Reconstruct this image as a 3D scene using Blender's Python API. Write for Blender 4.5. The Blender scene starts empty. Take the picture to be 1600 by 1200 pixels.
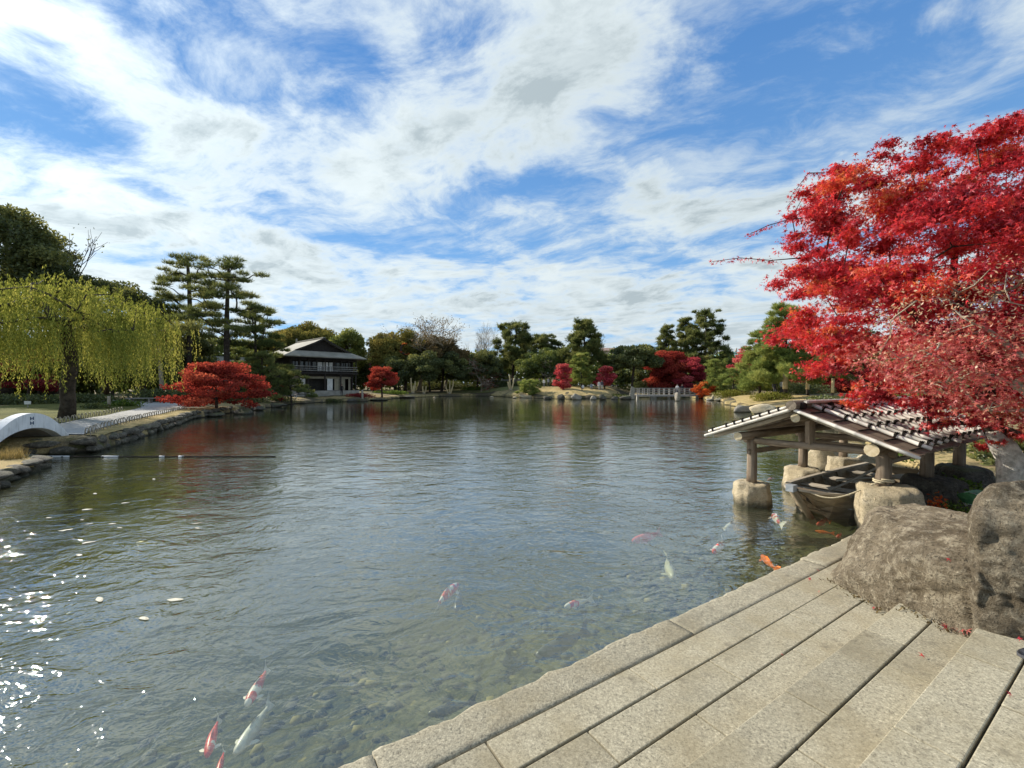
import bpy, bmesh, math, random
import numpy as np
from mathutils import Vector, Matrix, noise as mnoise
R = math.radians
random.seed(7)
RNG = np.random.default_rng(11)
scene = bpy.context.scene
COL = scene.collection

# ------------------------------------------------------------------ camera, sun, sky, exposure
F, CX, HOR, H = 670.0, 800.0, 602.0, 2.1          # focal length and horizon in 1600-px units, eye height
cam_d = bpy.data.cameras.new('camera'); cam = bpy.data.objects.new('camera', cam_d); COL.objects.link(cam)
cam.location = (0, 0, H); cam.rotation_euler = (R(90), 0, 0)
cam_d.sensor_width = 36; cam_d.lens = F / 1600 * 36; cam_d.shift_y = (HOR - 600) / 1600
cam_d.clip_start = 0.05; cam_d.clip_end = 3000
scene.camera = cam
SUN_AZ, SUN_EL = -58.0, 30.5                       # azimuth from +Y (negative = to the left), elevation
sun_d = bpy.data.lights.new('sun', 'SUN'); sun = bpy.data.objects.new('sun', sun_d); COL.objects.link(sun)
sun_d.energy = 5.0; sun_d.angle = R(0.55); sun_d.color = (1.0, 0.93, 0.82)
sun.rotation_euler = (R(90 - SUN_EL), 0, R(180 - SUN_AZ)); sun.location = (-20, 20, 30)
vs = scene.view_settings
vs.view_transform = 'Standard'; vs.look = 'None'; vs.gamma = 1; vs.use_curve_mapping = False; vs.exposure = 0.56
scene.render.film_transparent = False
try:
    scene.cycles.max_bounces = 8; scene.cycles.transparent_max_bounces = 8
    scene.cycles.diffuse_bounces = 3; scene.cycles.glossy_bounces = 3; scene.cycles.transmission_bounces = 4
    scene.cycles.sample_clamp_indirect = 6.0
except Exception: pass

class G:
    """small helper round a node tree"""
    def __init__(s, nt): s.nt = nt
    def n(s, t, props=None, **ins):
        nd = s.nt.nodes.new(t)
        for k, v in (props or {}).items(): setattr(nd, k, v)
        for k, v in ins.items():
            k = k.replace('_', ' ')
            sk = nd.inputs[int(k[1:])] if (k[0] == 'i' and k[1:].isdigit()) else nd.inputs[k]
            s.put(sk, v)
        return nd
    def put(s, sk, v):
        if isinstance(v, bpy.types.NodeSocket): s.nt.links.new(v, sk)
        else:
            if hasattr(sk.default_value, '__len__') and not hasattr(v, '__len__'): v = (v,) * len(sk.default_value)
            if hasattr(v, '__len__') and len(v) == 3 and len(sk.default_value) == 4: v = (*v, 1)
            sk.default_value = v
    def m(s, op, a, b=0.0, c=0.0, clamp=False):
        return s.n('ShaderNodeMath', {'operation': op, 'use_clamp': clamp}, i0=a, i1=b, i2=c).outputs[0]
    def vm(s, op, a, b=(0, 0, 0)):
        nd = s.n('ShaderNodeVectorMath', {'operation': op}, i0=a)
        if op == 'SCALE': s.put(nd.inputs['Scale'], b)
        else: s.put(nd.inputs[1], b)
        return nd.outputs['Value'] if op in ('DOT_PRODUCT', 'LENGTH', 'DISTANCE') else nd.outputs[0]
    def noise(s, vec, scale, detail=4, rough=.55, dist=0.0, col=False):
        nd = s.n('ShaderNodeTexNoise', {'noise_dimensions': '3D'}, Vector=vec, Scale=scale, Detail=detail, Roughness=rough, Distortion=dist)
        return nd.outputs['Color' if col else 'Fac']
    def ramp(s, fac, stops, interp='LINEAR'):
        nd = s.n('ShaderNodeValToRGB', None, Fac=fac); cr = nd.color_ramp; cr.interpolation = interp
        while len(cr.elements) < len(stops): cr.elements.new(.5)
        for e, (p, c) in zip(cr.elements, stops):
            e.position = p; e.color = (c, c, c, 1) if not hasattr(c, '__len__') else (*c, 1)
        return nd.outputs[0]
    def sstep(s, x, a, b):
        return s.n('ShaderNodeMapRange', {'interpolation_type': 'SMOOTHSTEP'}, i0=x, i1=a, i2=b, i3=0.0, i4=1.0).outputs[0]
    def lerp(s, x, a, b, c, d):
        return s.n('ShaderNodeMapRange', {'interpolation_type': 'LINEAR'}, i0=x, i1=a, i2=b, i3=c, i4=d).outputs[0]
    def mix(s, f, a, b, bt='MIX'):
        nd = s.n('ShaderNodeMix', {'data_type': 'RGBA', 'blend_type': bt})
        s.put(nd.inputs[0], f); s.put(nd.inputs[6], a); s.put(nd.inputs[7], b)
        return nd.outputs[2]
    def comb(s, x, y, z): return s.n('ShaderNodeCombineXYZ', None, X=x, Y=y, Z=z).outputs[0]
    def sep(s, v):
        nd = s.n('ShaderNodeSeparateXYZ', None, Vector=v); return nd.outputs

def sky_uv(px, py):
    d = Vector(((px - CX) / F, 1, (HOR - py) / F)).normalized()
    return Vector((d.x, d.y)) / (d.z + 0.12)

world = bpy.data.worlds.new('World'); scene.world = world; world.use_nodes = True
wt = world.node_tree; wt.nodes.clear(); g = G(wt)
sky = g.n('ShaderNodeTexSky', {'sky_type': 'NISHITA', 'sun_disc': False, 'sun_elevation': R(SUN_EL), 'sun_rotation': R(SUN_AZ),
                               'altitude': 0, 'air_density': 1.0, 'dust_density': 0.05, 'ozone_density': 2.5})
dirv = g.n('ShaderNodeTexCoord').outputs['Generated']
dx, dy, dz = g.sep(dirv)
den = g.m('ADD', g.m('MAXIMUM', dz, 0.0), 0.12)
uv = g.comb(g.m('DIVIDE', dx, den), g.m('DIVIDE', dy, den), 0.0)
wcol = g.noise(uv, 1.1, 3, .5, col=True)
warp = g.vm('SCALE', g.vm('SUBTRACT', wcol, (.5, .5, .5)), 0.55)
uvw = g.vm('ADD', uv, warp)
# streaks: the cloud field is combed along one direction of the cloud layer
ang = R(-28)
ux, uy, _ = g.sep(uvw)
sa = g.m('ADD', g.m('MULTIPLY', ux, math.cos(ang)), g.m('MULTIPLY', uy, math.sin(ang)))
sb = g.m('ADD', g.m('MULTIPLY', ux, -math.sin(ang)), g.m('MULTIPLY', uy, math.cos(ang)))
comb = g.comb(g.m('MULTIPLY', sa, 0.80), sb, 0.3)
n_big = g.noise(comb, 2.3, 10, .62)
n_fine = g.noise(g.comb(g.m('MULTIPLY', sa, 0.75), sb, 4.0), 7.0, 8, .66)
def blob(c, a, b):
    c0 = sky_uv(*c); A = sky_uv(c[0] + a[0], c[1] + a[1]) - c0; B = sky_uv(c[0] + b[0], c[1] + b[1]) - c0
    det = A.x * B.y - A.y * B.x
    qx, qy, _ = g.sep(g.vm('SUBTRACT', g.vm('ADD', uv, g.vm('SCALE', warp, 0.55)), (c0.x, c0.y, 0)))
    p = g.m('ADD', g.m('MULTIPLY', qx, B.y / det), g.m('MULTIPLY', qy, -B.x / det))
    q = g.m('ADD', g.m('MULTIPLY', qx, -A.y / det), g.m('MULTIPLY', qy, A.x / det))
    r2 = g.m('ADD', g.m('MULTIPLY', p, p), g.m('MULTIPLY', q, q))
    return g.m('EXPONENT', g.m('MULTIPLY', r2, -1.0))
GAPS = [((95, 205), (140, 48), (-18, 42), .62), ((235, 305), (60, 30), (-10, 22), .5), ((345, 115), (95, 58), (-14, 24), .5),
        ((545, 100), (26, 70), (46, -8), .38), ((640, 40), (16, 60), (26, -6), .38), ((50, 52), (40, 14), (-6, 12), .4),
        ((640, 378), (150, -22), (10, 30), .6), ((780, 302), (70, -18), (6, 16), .55), ((1170, 205), (110, -85), (42, 42), .75),
        ((1030, 232), (80, 26), (0, 30), .6), ((1400, 105), (190, -40), (60, 95), .60), ((850, 398), (60, 22), (0, 20), .55),
        ((1080, 420), (75, 8), (0, 14), .5), ((1560, 150), (90, -10), (30, 60), .45), ((880, 290), (110, 16), (0, 22), .45),
        ((225, 118), (26, 16), (-8, 12), .25), ((1010, 440), (90, 8), (0, 10), .35), ((520, 300), (50, 20), (-6, 10), .2)]
SOLID = [((500, 250), (190, 70), (-50, 70), .42), ((920, 80), (170, 40), (-30, 95), .5), ((1060, 330), (190, -40), (12, 46), .5),
         ((120, 335), (210, 40), (0, 46), .6), ((250, 420), (330, 10), (0, 36), .45), ((1360, 255), (130, -34), (0, 56), .35), ((700, 215), (170, 30), (-30, 60), .35),
         ((430, 375), (140, 30), (0, 26), .3), ((20, 20), (90, 20), (-10, 40), .4), ((250, 160), (80, 40), (-20, 30), .3),
         ((1080, 60), (60, 70), (40, -40), .25), ((1200, 470), (300, 10), (0, 40), .35), ((760, 470), (300, 10), (0, 40), .35)]
D = g.m('ADD', g.m('MULTIPLY', g.m('SUBTRACT', n_big, .5), 3.5), g.m('MULTIPLY', g.m('SUBTRACT', n_fine, .5), 1.35))
D = g.m('ADD', D, .17)
for c, a, b, s_ in GAPS: D = g.m('SUBTRACT', D, g.m('MULTIPLY', blob(c, a, b), s_ * .90))
for c, a, b, s_ in SOLID: D = g.m('ADD', D, g.m('MULTIPLY', blob(c, a, b), s_ * .9))
D = g.m('ADD', D, g.m('MULTIPLY', g.sstep(dz, .30, .04), .42))
alpha = g.m('MULTIPLY', g.sstep(D, -.30, .78), .97)
wisp = g.noise(g.comb(g.m('MULTIPLY', sa, .9), g.m('MULTIPLY', sb, 1.6), 8.0), 2.4, 8, .66)
alpha = g.m('MAXIMUM', alpha, g.m('MULTIPLY', g.sstep(wisp, .43, .78), .68))
n_sh = g.noise(g.vm('ADD', g.vm('SCALE', comb, 1.0), (3.1, 1.7, 0)), 2.2, 5, .5)
n_puff = g.noise(g.comb(g.m('MULTIPLY', sa, .8), sb, 12.0), 5.0, 9, .66)
thick = g.m('MULTIPLY', g.sstep(D, .35, 1.15), g.m('ADD', g.m('MULTIPLY', g.sstep(n_sh, .36, .60), .72), g.m('MULTIPLY', g.sstep(n_puff, .42, .64), .62)), 0.0, True)
sdir = Vector((math.sin(R(SUN_AZ)) * math.cos(R(SUN_EL)), math.cos(R(SUN_AZ)) * math.cos(R(SUN_EL)), math.sin(R(SUN_EL))))
cosun = g.m('MAXIMUM', g.vm('DOT_PRODUCT', dirv, tuple(sdir)), 0.0)
fwd = g.m('ADD', g.m('MULTIPLY', g.m('POWER', cosun, 3.0), .22), g.m('MULTIPLY', g.m('POWER', cosun, 24.0), .45))
ccol = g.mix(thick, (7.2, 8.0, 8.2), (4.2, 4.95, 5.25))
ccol = g.mix(g.sstep(dz, .22, .02), ccol, g.mix(g.sstep(n_puff, .38, .62), (6.9, 7.6, 7.9), (5.5, 6.3, 6.7)))
ccol = g.vm('SCALE', ccol, g.m('ADD', .92, fwd))
skyc = g.mix(1.0, sky.outputs[0], (0.70, 1.05, 1.35), 'MULTIPLY')
blue = g.mix(g.sstep(dz, .05, .75), (2.2, 4.4, 7.3), (.80, 2.35, 5.6))       # clear winter blue between the clouds
skyc = g.mix(.72, skyc, blue)
final = g.mix(alpha, skyc, ccol)
bg = g.n('ShaderNodeBackground', None, Color=final, Strength=0.080)
g.nt.links.new(bg.outputs[0], g.n('ShaderNodeOutputWorld').inputs[0])
world.cycles.sampling_method = 'MANUAL'; world.cycles.sample_map_resolution = 512

# ------------------------------------------------------------------ object helpers
def P(px, py, z=0.0):
    """photo pixel seen on the horizontal plane z -> world point"""
    Y = F * (H - z) / (py - HOR)
    return Vector(((px - CX) / F * Y, Y, z))
def XY(px, Y, z=0.0): return Vector(((px - CX) / F * Y, Y, z))
def Zat(py, Y): return H - (py - HOR) * Y / F

def tag(o, label=None, cat=None, group=None, kind=None):
    if label: o['label'] = label
    if cat: o['category'] = cat
    if group: o['group'] = group
    if kind: o['kind'] = kind
    return o
def thing(name, label, cat, loc=(0, 0, 0), rz=0.0, group=None):
    o = bpy.data.objects.new(name, None); COL.objects.link(o); o.empty_display_size = .2
    o.location = loc; o.rotation_euler = (0, 0, rz)
    return tag(o, label, cat, group)
def link(name, me, parent=None, loc=None, rot=None):
    o = bpy.data.objects.new(name, me); COL.objects.link(o)
    if parent is not None: o.parent = parent
    if loc is not None: o.location = loc
    if rot is not None: o.rotation_euler = rot
    return o
def copy_tree(o, parent=None):
    c = o.copy(); COL.objects.link(c); c.parent = parent
    for ch in list(o.children): copy_tree(ch, c)
    return c

class MB:
    """collects vertices and faces for ONE mesh"""
    def __init__(s): s.v = []; s.f = []; s.mi = []; s.cur = 0; s.nv = 0
    def add(s, V, Fc):
        V = np.asarray(V, dtype=np.float64).reshape(-1, 3)
        s.v.append(V)
        for f in Fc: s.f.append([int(i) + s.nv for i in f]); s.mi.append(s.cur)
        s.nv += len(V)
        return s
    def box(s, c, size, rz=0.0, M=None):
        x, y, z = [d / 2 for d in size]
        V = np.array([(-x, -y, -z), (x, -y, -z), (x, y, -z), (-x, y, -z), (-x, -y, z), (x, -y, z), (x, y, z), (-x, y, z)])
        if rz: 
            cs, sn = math.cos(rz), math.sin(rz); V = V @ np.array([[cs, sn, 0], [-sn, cs, 0], [0, 0, 1]])
        if M is not None: V = V @ np.array(M.to_3x3()).T
        return s.add(V + np.array(c), [(3, 2, 1, 0), (4, 5, 6, 7), (0, 1, 5, 4), (1, 2, 6, 5), (2, 3, 7, 6), (3, 0, 4, 7)])
    def tube(s, pts, rad, n=6, cap=True):
        pts = [Vector(p) for p in pts]
        if not hasattr(rad, '__len__'): rad = [rad] * len(pts)
        V = []; Fc = []; a = None
        for i, p in enumerate(pts):
            d = (pts[min(i + 1, len(pts) - 1)] - pts[max(i - 1, 0)])
            if d.length < 1e-9: d = Vector((0, 0, 1))
            d.normalize()
            if a is None:
                a = d.cross(Vector((0, 0, 1)))
                if a.length < .05: a = d.cross(Vector((1, 0, 0)))
            a = a - d * a.dot(d)                       # carry the frame along, so the skin does not twist
            if a.length < 1e-6: a = d.orthogonal()
            a.normalize(); b = d.cross(a)
            for k in range(n):
                t = 2 * math.pi * k / n
                V.append(p + (a * math.cos(t) + b * math.sin(t)) * rad[i])
        for i in range(len(pts) - 1):
            for k in range(n):
                k2 = (k + 1) % n
                Fc.append((i * n + k, i * n + k2, (i + 1) * n + k2, (i + 1) * n + k))
        if cap:
            Fc.append(tuple(range(n)[::-1])); Fc.append(tuple((len(pts) - 1) * n + k for k in range(n)))
        return s.add([tuple(v) for v in V], Fc)
    def prism(s, poly, z0, z1):
        n = len(poly)
        V = [(p[0], p[1], z0) for p in poly] + [(p[0], p[1], z1) for p in poly]
        Fc = [tuple(range(n))[::-1], tuple(range(n, 2 * n))] + [(i, (i + 1) % n, n + (i + 1) % n, n + i) for i in range(n)]
        return s.add(V, Fc)
    def quadstrip(s, A, B):
        n = len(A); s.add([tuple(a) for a in A] + [tuple(b) for b in B], [(i, i + 1, n + i + 1, n + i) for i in range(n - 1)])
        return s
    def mesh(s, name, mats, smooth=False, bevel=0.0):
        me = bpy.data.meshes.new(name)
        V = np.concatenate(s.v) if s.v else np.zeros((0, 3))
        me.from_pydata(V.tolist(), [], s.f)
        for m in (mats if isinstance(mats, (list, tuple)) else [mats]): me.materials.append(m)
        if s.cur or any(s.mi): me.polygons.foreach_set('material_index', s.mi)
        if bevel:
            bm = bmesh.new(); bm.from_mesh(me)
            bmesh.ops.bevel(bm, geom=bm.edges[:], offset=bevel, segments=2, affect='EDGES', profile=.6)
            bm.to_mesh(me); bm.free()
        if smooth: me.polygons.foreach_set('use_smooth', [True] * len(me.polygons))
        me.update()
        return me
    def build(s, name, mats, parent=None, smooth=False, bevel=0.0, loc=None, rot=None):
        return link(name, s.mesh(name, mats, smooth, bevel), parent, loc, rot)

def np_mesh(name, V, Fc, mat, tint=None, smooth=False):
    """uniform polygons straight from numpy; Fc is (n, k)"""
    me = bpy.data.meshes.new(name)
    V = np.asarray(V, dtype=np.float32); Fc = np.asarray(Fc, dtype=np.int32)
    n, k = Fc.shape
    me.vertices.add(len(V)); me.vertices.foreach_set('co', V.ravel())
    me.loops.add(n * k); me.loops.foreach_set('vertex_index', Fc.ravel())
    me.polygons.add(n); me.polygons.foreach_set('loop_start', np.arange(0, n * k, k, dtype=np.int32))
    me.polygons.foreach_set('loop_total', np.full(n, k, dtype=np.int32))
    if smooth: me.polygons.foreach_set('use_smooth', np.ones(n, dtype=bool))
    if tint is not None:
        at = me.attributes.new('tint', 'FLOAT', 'FACE'); at.data.foreach_set('value', np.asarray(tint, dtype=np.float32))
    me.materials.append(mat); me.update(calc_edges=True)
    return me

# ------------------------------------------------------------------ materials
def new_mat(name):
    m = bpy.data.materials.new(name); m.use_nodes = True; m.node_tree.nodes.clear()
    g = G(m.node_tree); out = g.n('ShaderNodeOutputMaterial')
    return m, g, out
def pos(g): return g.n('ShaderNodeNewGeometry').outputs['Position']
def objco(g): return g.n('ShaderNodeTexCoord').outputs['Object']
def orand(g): return g.n('ShaderNodeObjectInfo').outputs['Random']
def bump(g, h, dist, strength=1.0):
    return g.n('ShaderNodeBump', None, Height=h, Distance=dist, Strength=strength).outputs[0]
def principled(g, out, col, rough=.8, nrm=None, spec=.3, metal=0.0):
    p = g.n('ShaderNodeBsdfPrincipled', None, Base_Color=col, Roughness=rough, Metallic=metal)
    p.inputs['Specular IOR Level'].default_value = spec
    if nrm is not None: g.nt.links.new(nrm, p.inputs['Normal'])
    g.nt.links.new(p.outputs[0], out.inputs[0]); return p

def mat_plain(name, c1, c2, scale=6.0, rough=.8, bd=0.004, spec=.25, detail=5, world=False, vary=.12):
    m, g, out = new_mat(name)
    v = pos(g) if world else objco(g)
    n = g.noise(v, scale, detail, .6)
    col = g.mix(g.sstep(n, .32, .68), c1, c2)
    hsv = g.n('ShaderNodeHueSaturation', None, Color=col, Value=g.lerp(orand(g), 0, 1, 1 - vary, 1 + vary))
    principled(g, out, hsv.outputs[0], rough, bump(g, g.noise(v, scale * 4, 4, .6), bd), spec)
    return m
def mat_wood(name, c1, c2, axis=0, scale=1.0, rough=.75):
    m, g, out = new_mat(name)
    v = objco(g)
    st = [9.0, 9.0, 9.0]; st[axis] = .7
    vv = g.vm('MULTIPLY', v, tuple(k * scale for k in st))
    n1 = g.noise(vv, 2.2, 6, .65); n2 = g.noise(v, 3.0, 4, .6)
    f = g.m('ADD', g.m('MULTIPLY', n1, .75), g.m('MULTIPLY', n2, .35))
    col = g.mix(g.sstep(f, .38, .72), c1, c2)
    hsv = g.n('ShaderNodeHueSaturation', None, Color=col, Value=g.lerp(orand(g), 0, 1, .8, 1.2))
    principled(g, out, hsv.outputs[0], rough, bump(g, n1, .004), .25)
    return m
def mat_leaf(name, stops, trans=.38, gloss=.0, rough=.45, sat=1.0):
    """stops: colour ramp over the per-leaf tint"""
    m, g, out = new_mat(name)
    t = g.n('ShaderNodeAttribute', {'attribute_name': 'tint'}).outputs['Fac']
    col = g.ramp(t, stops)
    d = g.n('ShaderNodeBsdfDiffuse', None, Color=col)
    tr = g.n('ShaderNodeBsdfTranslucent', None, Color=g.mix(1.0, col, (1.25, 1.1, .9), 'MULTIPLY'))
    mx = g.n('ShaderNodeMixShader', None, i0=trans, i1=d.outputs[0], i2=tr.outputs[0])
    last = mx.outputs[0]
    if gloss:
        gl = g.n('ShaderNodeBsdfGlossy', None, Color=(1, 1, 1), Roughness=rough)
        last = g.n('ShaderNodeMixShader', None, i0=gloss, i1=last, i2=gl.outputs[0]).outputs[0]
    g.nt.links.new(last, out.inputs[0])
    return m

def mat_granite(name, base, coarse=1.0, bd=.0015):
    m, g, out = new_mat(name)
    v = pos(g)
    a = g.noise(v, 62 / coarse, 2, .75); b = g.noise(v, 150 / coarse, 2, .7); c = g.noise(v, 2.3, 5, .6); d = g.noise(v, 11, 5, .65)
    sp = g.m('ADD', g.m('MULTIPLY', a, .55), g.m('MULTIPLY', b, .45))
    dk = tuple(k * .40 for k in base); lt = tuple(min(1, k * 1.55) for k in base)
    col = g.ramp(sp, [(.36, dk), (.46, tuple(k * .85 for k in base)), (.54, base), (.66, lt)])
    col = g.mix(g.m('MULTIPLY', g.sstep(c, .40, .70), .50), col, tuple(k * q for k, q in zip(base, (.68, .62, .50))))
    col = g.mix(g.m('MULTIPLY', g.sstep(d, .54, .74), .5), col, (.11, .095, .068))
    e = g.noise(v, .9, 5, .7); col = g.mix(g.m('MULTIPLY', g.sstep(e, .52, .68), .38), col, tuple(k * .5 for k in base))
    hsv = g.n('ShaderNodeHueSaturation', None, Color=col, Value=g.lerp(orand(g), 0, 1, .86, 1.1))
    hh = g.m('ADD', g.m('MULTIPLY', a, .7), g.m('MULTIPLY', d, 1.3))
    principled(g, out, hsv.outputs[0], .82, bump(g, hh, bd), .25)
    return m
def mat_rock(name, c1, c2, c3, scale=1.0, moss=0.0, bd=.03, wet=False):
    m, g, out = new_mat(name)
    v = pos(g)
    big = g.noise(v, 1.6 * scale, 6, .62, .6); mid = g.noise(v, 8 * scale, 9, .74, .3); fine = g.noise(v, 38 * scale, 6, .8)
    str_ = g.noise(g.vm('MULTIPLY', g.vm('ADD', v, g.vm('SCALE', g.noise(v, 2.0, 3, .5, col=True), .10)), (2.0, 2.0, 7.0)), 1.6 * scale, 9, .74, .25)
    vor = g.n('ShaderNodeTexVoronoi', {'feature': 'DISTANCE_TO_EDGE'}, Vector=g.vm('ADD', v, g.vm('SCALE', g.noise(v, 3.0, 5, .6, col=True), .45)), Scale=1.9 * scale).outputs['Distance']
    crack = g.m('MULTIPLY', g.sstep(vor, .016, .0), g.sstep(big, .52, .64))
    col = g.mix(g.sstep(big, .35, .65), c1, c2)
    col = g.mix(g.m('MULTIPLY', g.sstep(mid, .47, .62), .8), col, c3)
    col = g.mix(g.m('MULTIPLY', g.sstep(fine, .50, .62), .75), col, tuple(k * .32 for k in c1))
    col = g.mix(g.m('MULTIPLY', g.sstep(str_, .54, .70), .45), col, tuple(min(1, k * 1.45) for k in c3))
    col = g.mix(g.m('MULTIPLY', g.sstep(str_, .44, .32), .55), col, tuple(k * .45 for k in c1))
    lich = g.n('ShaderNodeTexVoronoi', None, Vector=g.vm('ADD', v, g.vm('SCALE', g.noise(v, 30, 3, .6, col=True), .03)), Scale=17 * scale).outputs['Distance']
    col = g.mix(g.m('MULTIPLY', g.m('MULTIPLY', g.sstep(lich, .26, .12), g.sstep(mid, .46, .60)), .6), col, tuple(min(1, k * 1.55) for k in c3))
    col = g.mix(g.m('MULTIPLY', crack, .6), col, tuple(k * .2 for k in c1))
    sep = g.sep(v)
    low = g.m('MULTIPLY', g.sstep(g.m('ADD', sep[2], g.m('MULTIPLY', mid, .22)), .27, .12), .85)
    if moss:
        nz = g.sep(g.n('ShaderNodeNewGeometry').outputs['Normal'])[2]
        mf = g.m('MULTIPLY', g.m('MULTIPLY', g.sstep(nz, .3, .9), g.sstep(big, .45, .6)), moss)
        col = g.mix(mf, col, (.10, .12, .035))
    if wet: col = g.mix(low, col, (.035, .035, .02))
    hsv = g.n('ShaderNodeHueSaturation', None, Color=col, Value=g.lerp(orand(g), 0, 1, .85, 1.15))
    hh = g.m('ADD', g.m('ADD', g.m('MULTIPLY', mid, 1.0), g.m('MULTIPLY', fine, .6)), g.m('SUBTRACT', g.m('MULTIPLY', str_, .9), crack))
    principled(g, out, hsv.outputs[0], .85, bump(g, hh, bd), .25)
    return m

M = {}
M['granite'] = mat_granite('granite slab', (.355, .318, .225))
M['granite_kerb'] = mat_granite('rough granite kerb', (.33, .298, .215), 1.35, .006)
M['boulder'] = mat_rock('brown boulder', (.17, .132, .082), (.32, .262, .175), (.50, .43, .305), 1.25, 0, .075)
M['pale_rock'] = mat_rock('pale cut stone', (.47, .385, .245), (.55, .47, .325), (.42, .345, .22), 1.5, 0, .035, True)
M['grey_rock'] = mat_rock('grey shore stone', (.20, .18, .15), (.30, .27, .21), (.36, .32, .25), .9, .35, .05, True)
M['dark_rock'] = mat_rock('dark shore stone', (.06, .055, .045), (.10, .09, .07), (.15, .135, .10), .8, .5, .05, True)
M['wall_stone'] = mat_rock('stone edging', (.07, .062, .048), (.13, .115, .085), (.22, .19, .14), 1.2, .3, .04, True)
M['bamboo'] = mat_wood('weathered bamboo', (.44, .41, .34), (.72, .69, .61), 0, .6, .5)
M['wood'] = mat_wood('weathered cedar log', (.12, .085, .055), (.29, .23, .165), 0, 1.0)
M['wood_grey'] = mat_wood('grey plank', (.22, .185, .135), (.42, .37, .29), 0, 1.0)
M['bark_board'] = mat_wood('dark bark roof board', (.10, .082, .06), (.24, .20, .15), 0, 1.0, .85)
M['hull'] = mat_wood('boat plank', (.18, .138, .085), (.34, .275, .18), 0, 1.1)
M['cut_end'] = mat_plain('cut log end', (.52, .42, .25), (.66, .56, .38), 18, .8, .002)
M['tie'] = mat_plain('black palm rope', (.012, .010, .008), (.03, .024, .018), 60, .9, .003)
M['rope'] = mat_plain('pale rope', (.42, .35, .22), (.55, .48, .33), 60, .9, .004)
M['bark'] = mat_plain('tree bark', (.030, .023, .017), (.075, .060, .045), 5, .95, .03)
M['bark_pale'] = mat_plain('pale twig bark', (.22, .18, .13), (.36, .31, .23), 5, .9, .02)
M['bark_red'] = mat_plain('dark maple bark', (.035, .022, .018), (.085, .058, .042), 8, .9, .02)
M['wrap_white'] = mat_plain('white trunk wrap', (.40, .37, .30), (.74, .70, .61), 14, .9, .02, detail=8)
M['straw'] = mat_plain('straw mat', (.44, .34, .17), (.60, .49, .28), 22, .95, .02)
def mat_stained():
    m, g, out = new_mat('white painted concrete'); v = objco(g)
    st = g.noise(g.vm('MULTIPLY', v, (7, 7, .9)), 2.0, 6, .65); b = g.noise(v, 2.2, 6, .65)
    col = g.mix(g.sstep(b, .35, .65), (.58, .60, .60), (.70, .71, .70)); col = g.mix(g.m('MULTIPLY', g.sstep(st, .50, .72), .55), col, (.27, .27, .24))
    col = g.mix(g.m('MULTIPLY', g.sstep(g.m('ADD', g.sep(v)[2], g.m('MULTIPLY', b, .25)), .55, .10), .6), col, (.24, .235, .19))
    principled(g, out, col, .8, bump(g, b, .01), .2); return m
M['white_paint'] = mat_stained()
M['black_paint'] = mat_plain('black iron', (.015, .02, .022), (.03, .035, .04), 20, .5, .001)
M['path'] = mat_plain('grey gravel path', (.30, .29, .27), (.42, .41, .38), 9, .95, .01, world=True)
M['roof'] = mat_plain('weathered copper sheet roof', (.20, .19, .15), (.28, .26, .21), .8, .75, .004)
M['house_dark'] = mat_plain('dark stained timber', (.018, .014, .011), (.04, .032, .026), 6, .7, .004)
M['house_inside'] = mat_plain('dim interior wall', (.03, .027, .022), (.05, .045, .036), 2, .9, .002)
M['plaster'] = mat_plain('earth plaster', (.26, .23, .16), (.33, .29, .21), 3, .9, .004)
M['shoji'] = mat_plain('paper screen', (.62, .60, .54), (.74, .72, .66), 3, .9, .001)
M['deckwood'] = mat_wood('silver grey bridge timber', (.20, .185, .16), (.36, .335, .30), 0, .6)
M['concrete'] = mat_plain('pale stone base', (.25, .235, .20), (.36, .34, .29), 2, .9, .01)
M['float'] = mat_plain('white float', (.50, .50, .48), (.62, .62, .60), 8, .6, .001)
M['glass'] = None
def mat_glass():
    m, g, out = new_mat('window glass')
    principled(g, out, (.03, .035, .04), .08, None, .5); return m
M['glass'] = mat_glass()
M['glaze'] = mat_plain('green glazed ceramic', (.05, .15, .06), (.10, .25, .10), 14, .25, .001, .6)
M['glaze_white'] = mat_plain('cream ceramic', (.55, .54, .46), (.68, .66, .58), 14, .35, .001, .5)
M['rubber'] = mat_plain('black shoe leather', (.012, .012, .014), (.025, .025, .028), 20, .4, .001, .5)
M['sole'] = mat_plain('grey shoe sole', (.06, .06, .065), (.09, .09, .095), 20, .8, .001)
M['green_roof'] = mat_plain('verdigris roof', (.20, .36, .32), (.28, .45, .40), 2, .7, .004)
M['beige'] = mat_plain('beige building wall', (.42, .36, .29), (.50, .43, .35), 1, .9, .004)
M['grey_fence'] = mat_plain('grey screen fence', (.20, .20, .21), (.27, .27, .275), 2, .9, .003)

# foliage: colours run over the per-leaf tint
M['lf_maple'] = mat_leaf('crimson maple leaf', [(0, (.26, .018, .034)), (.3, (.52, .036, .055)), (.65, (.70, .062, .070)), (.86, (.72, .14, .065)), (1, (.70, .24, .08))], .48, .03, .4)
M['lf_bronze'] = mat_leaf('bronze maple leaf', [(0, (.46, .07, .075)), (.4, (.62, .17, .14)), (.7, (.54, .31, .19)), (1, (.62, .52, .34))], .42, .02)
M['lf_red'] = mat_leaf('red maple leaf', [(0, (.16, .025, .022)), (.5, (.36, .058, .045)), (1, (.48, .12, .07))], .42)
M['lf_pink'] = mat_leaf('rose red maple leaf', [(0, (.24, .035, .05)), (.5, (.48, .075, .095)), (1, (.56, .16, .14))], .42)
M['lf_dullred'] = mat_leaf('dull red maple leaf', [(0, (.12, .015, .02)), (.5, (.26, .04, .04)), (1, (.36, .11, .08))], .4)
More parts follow.
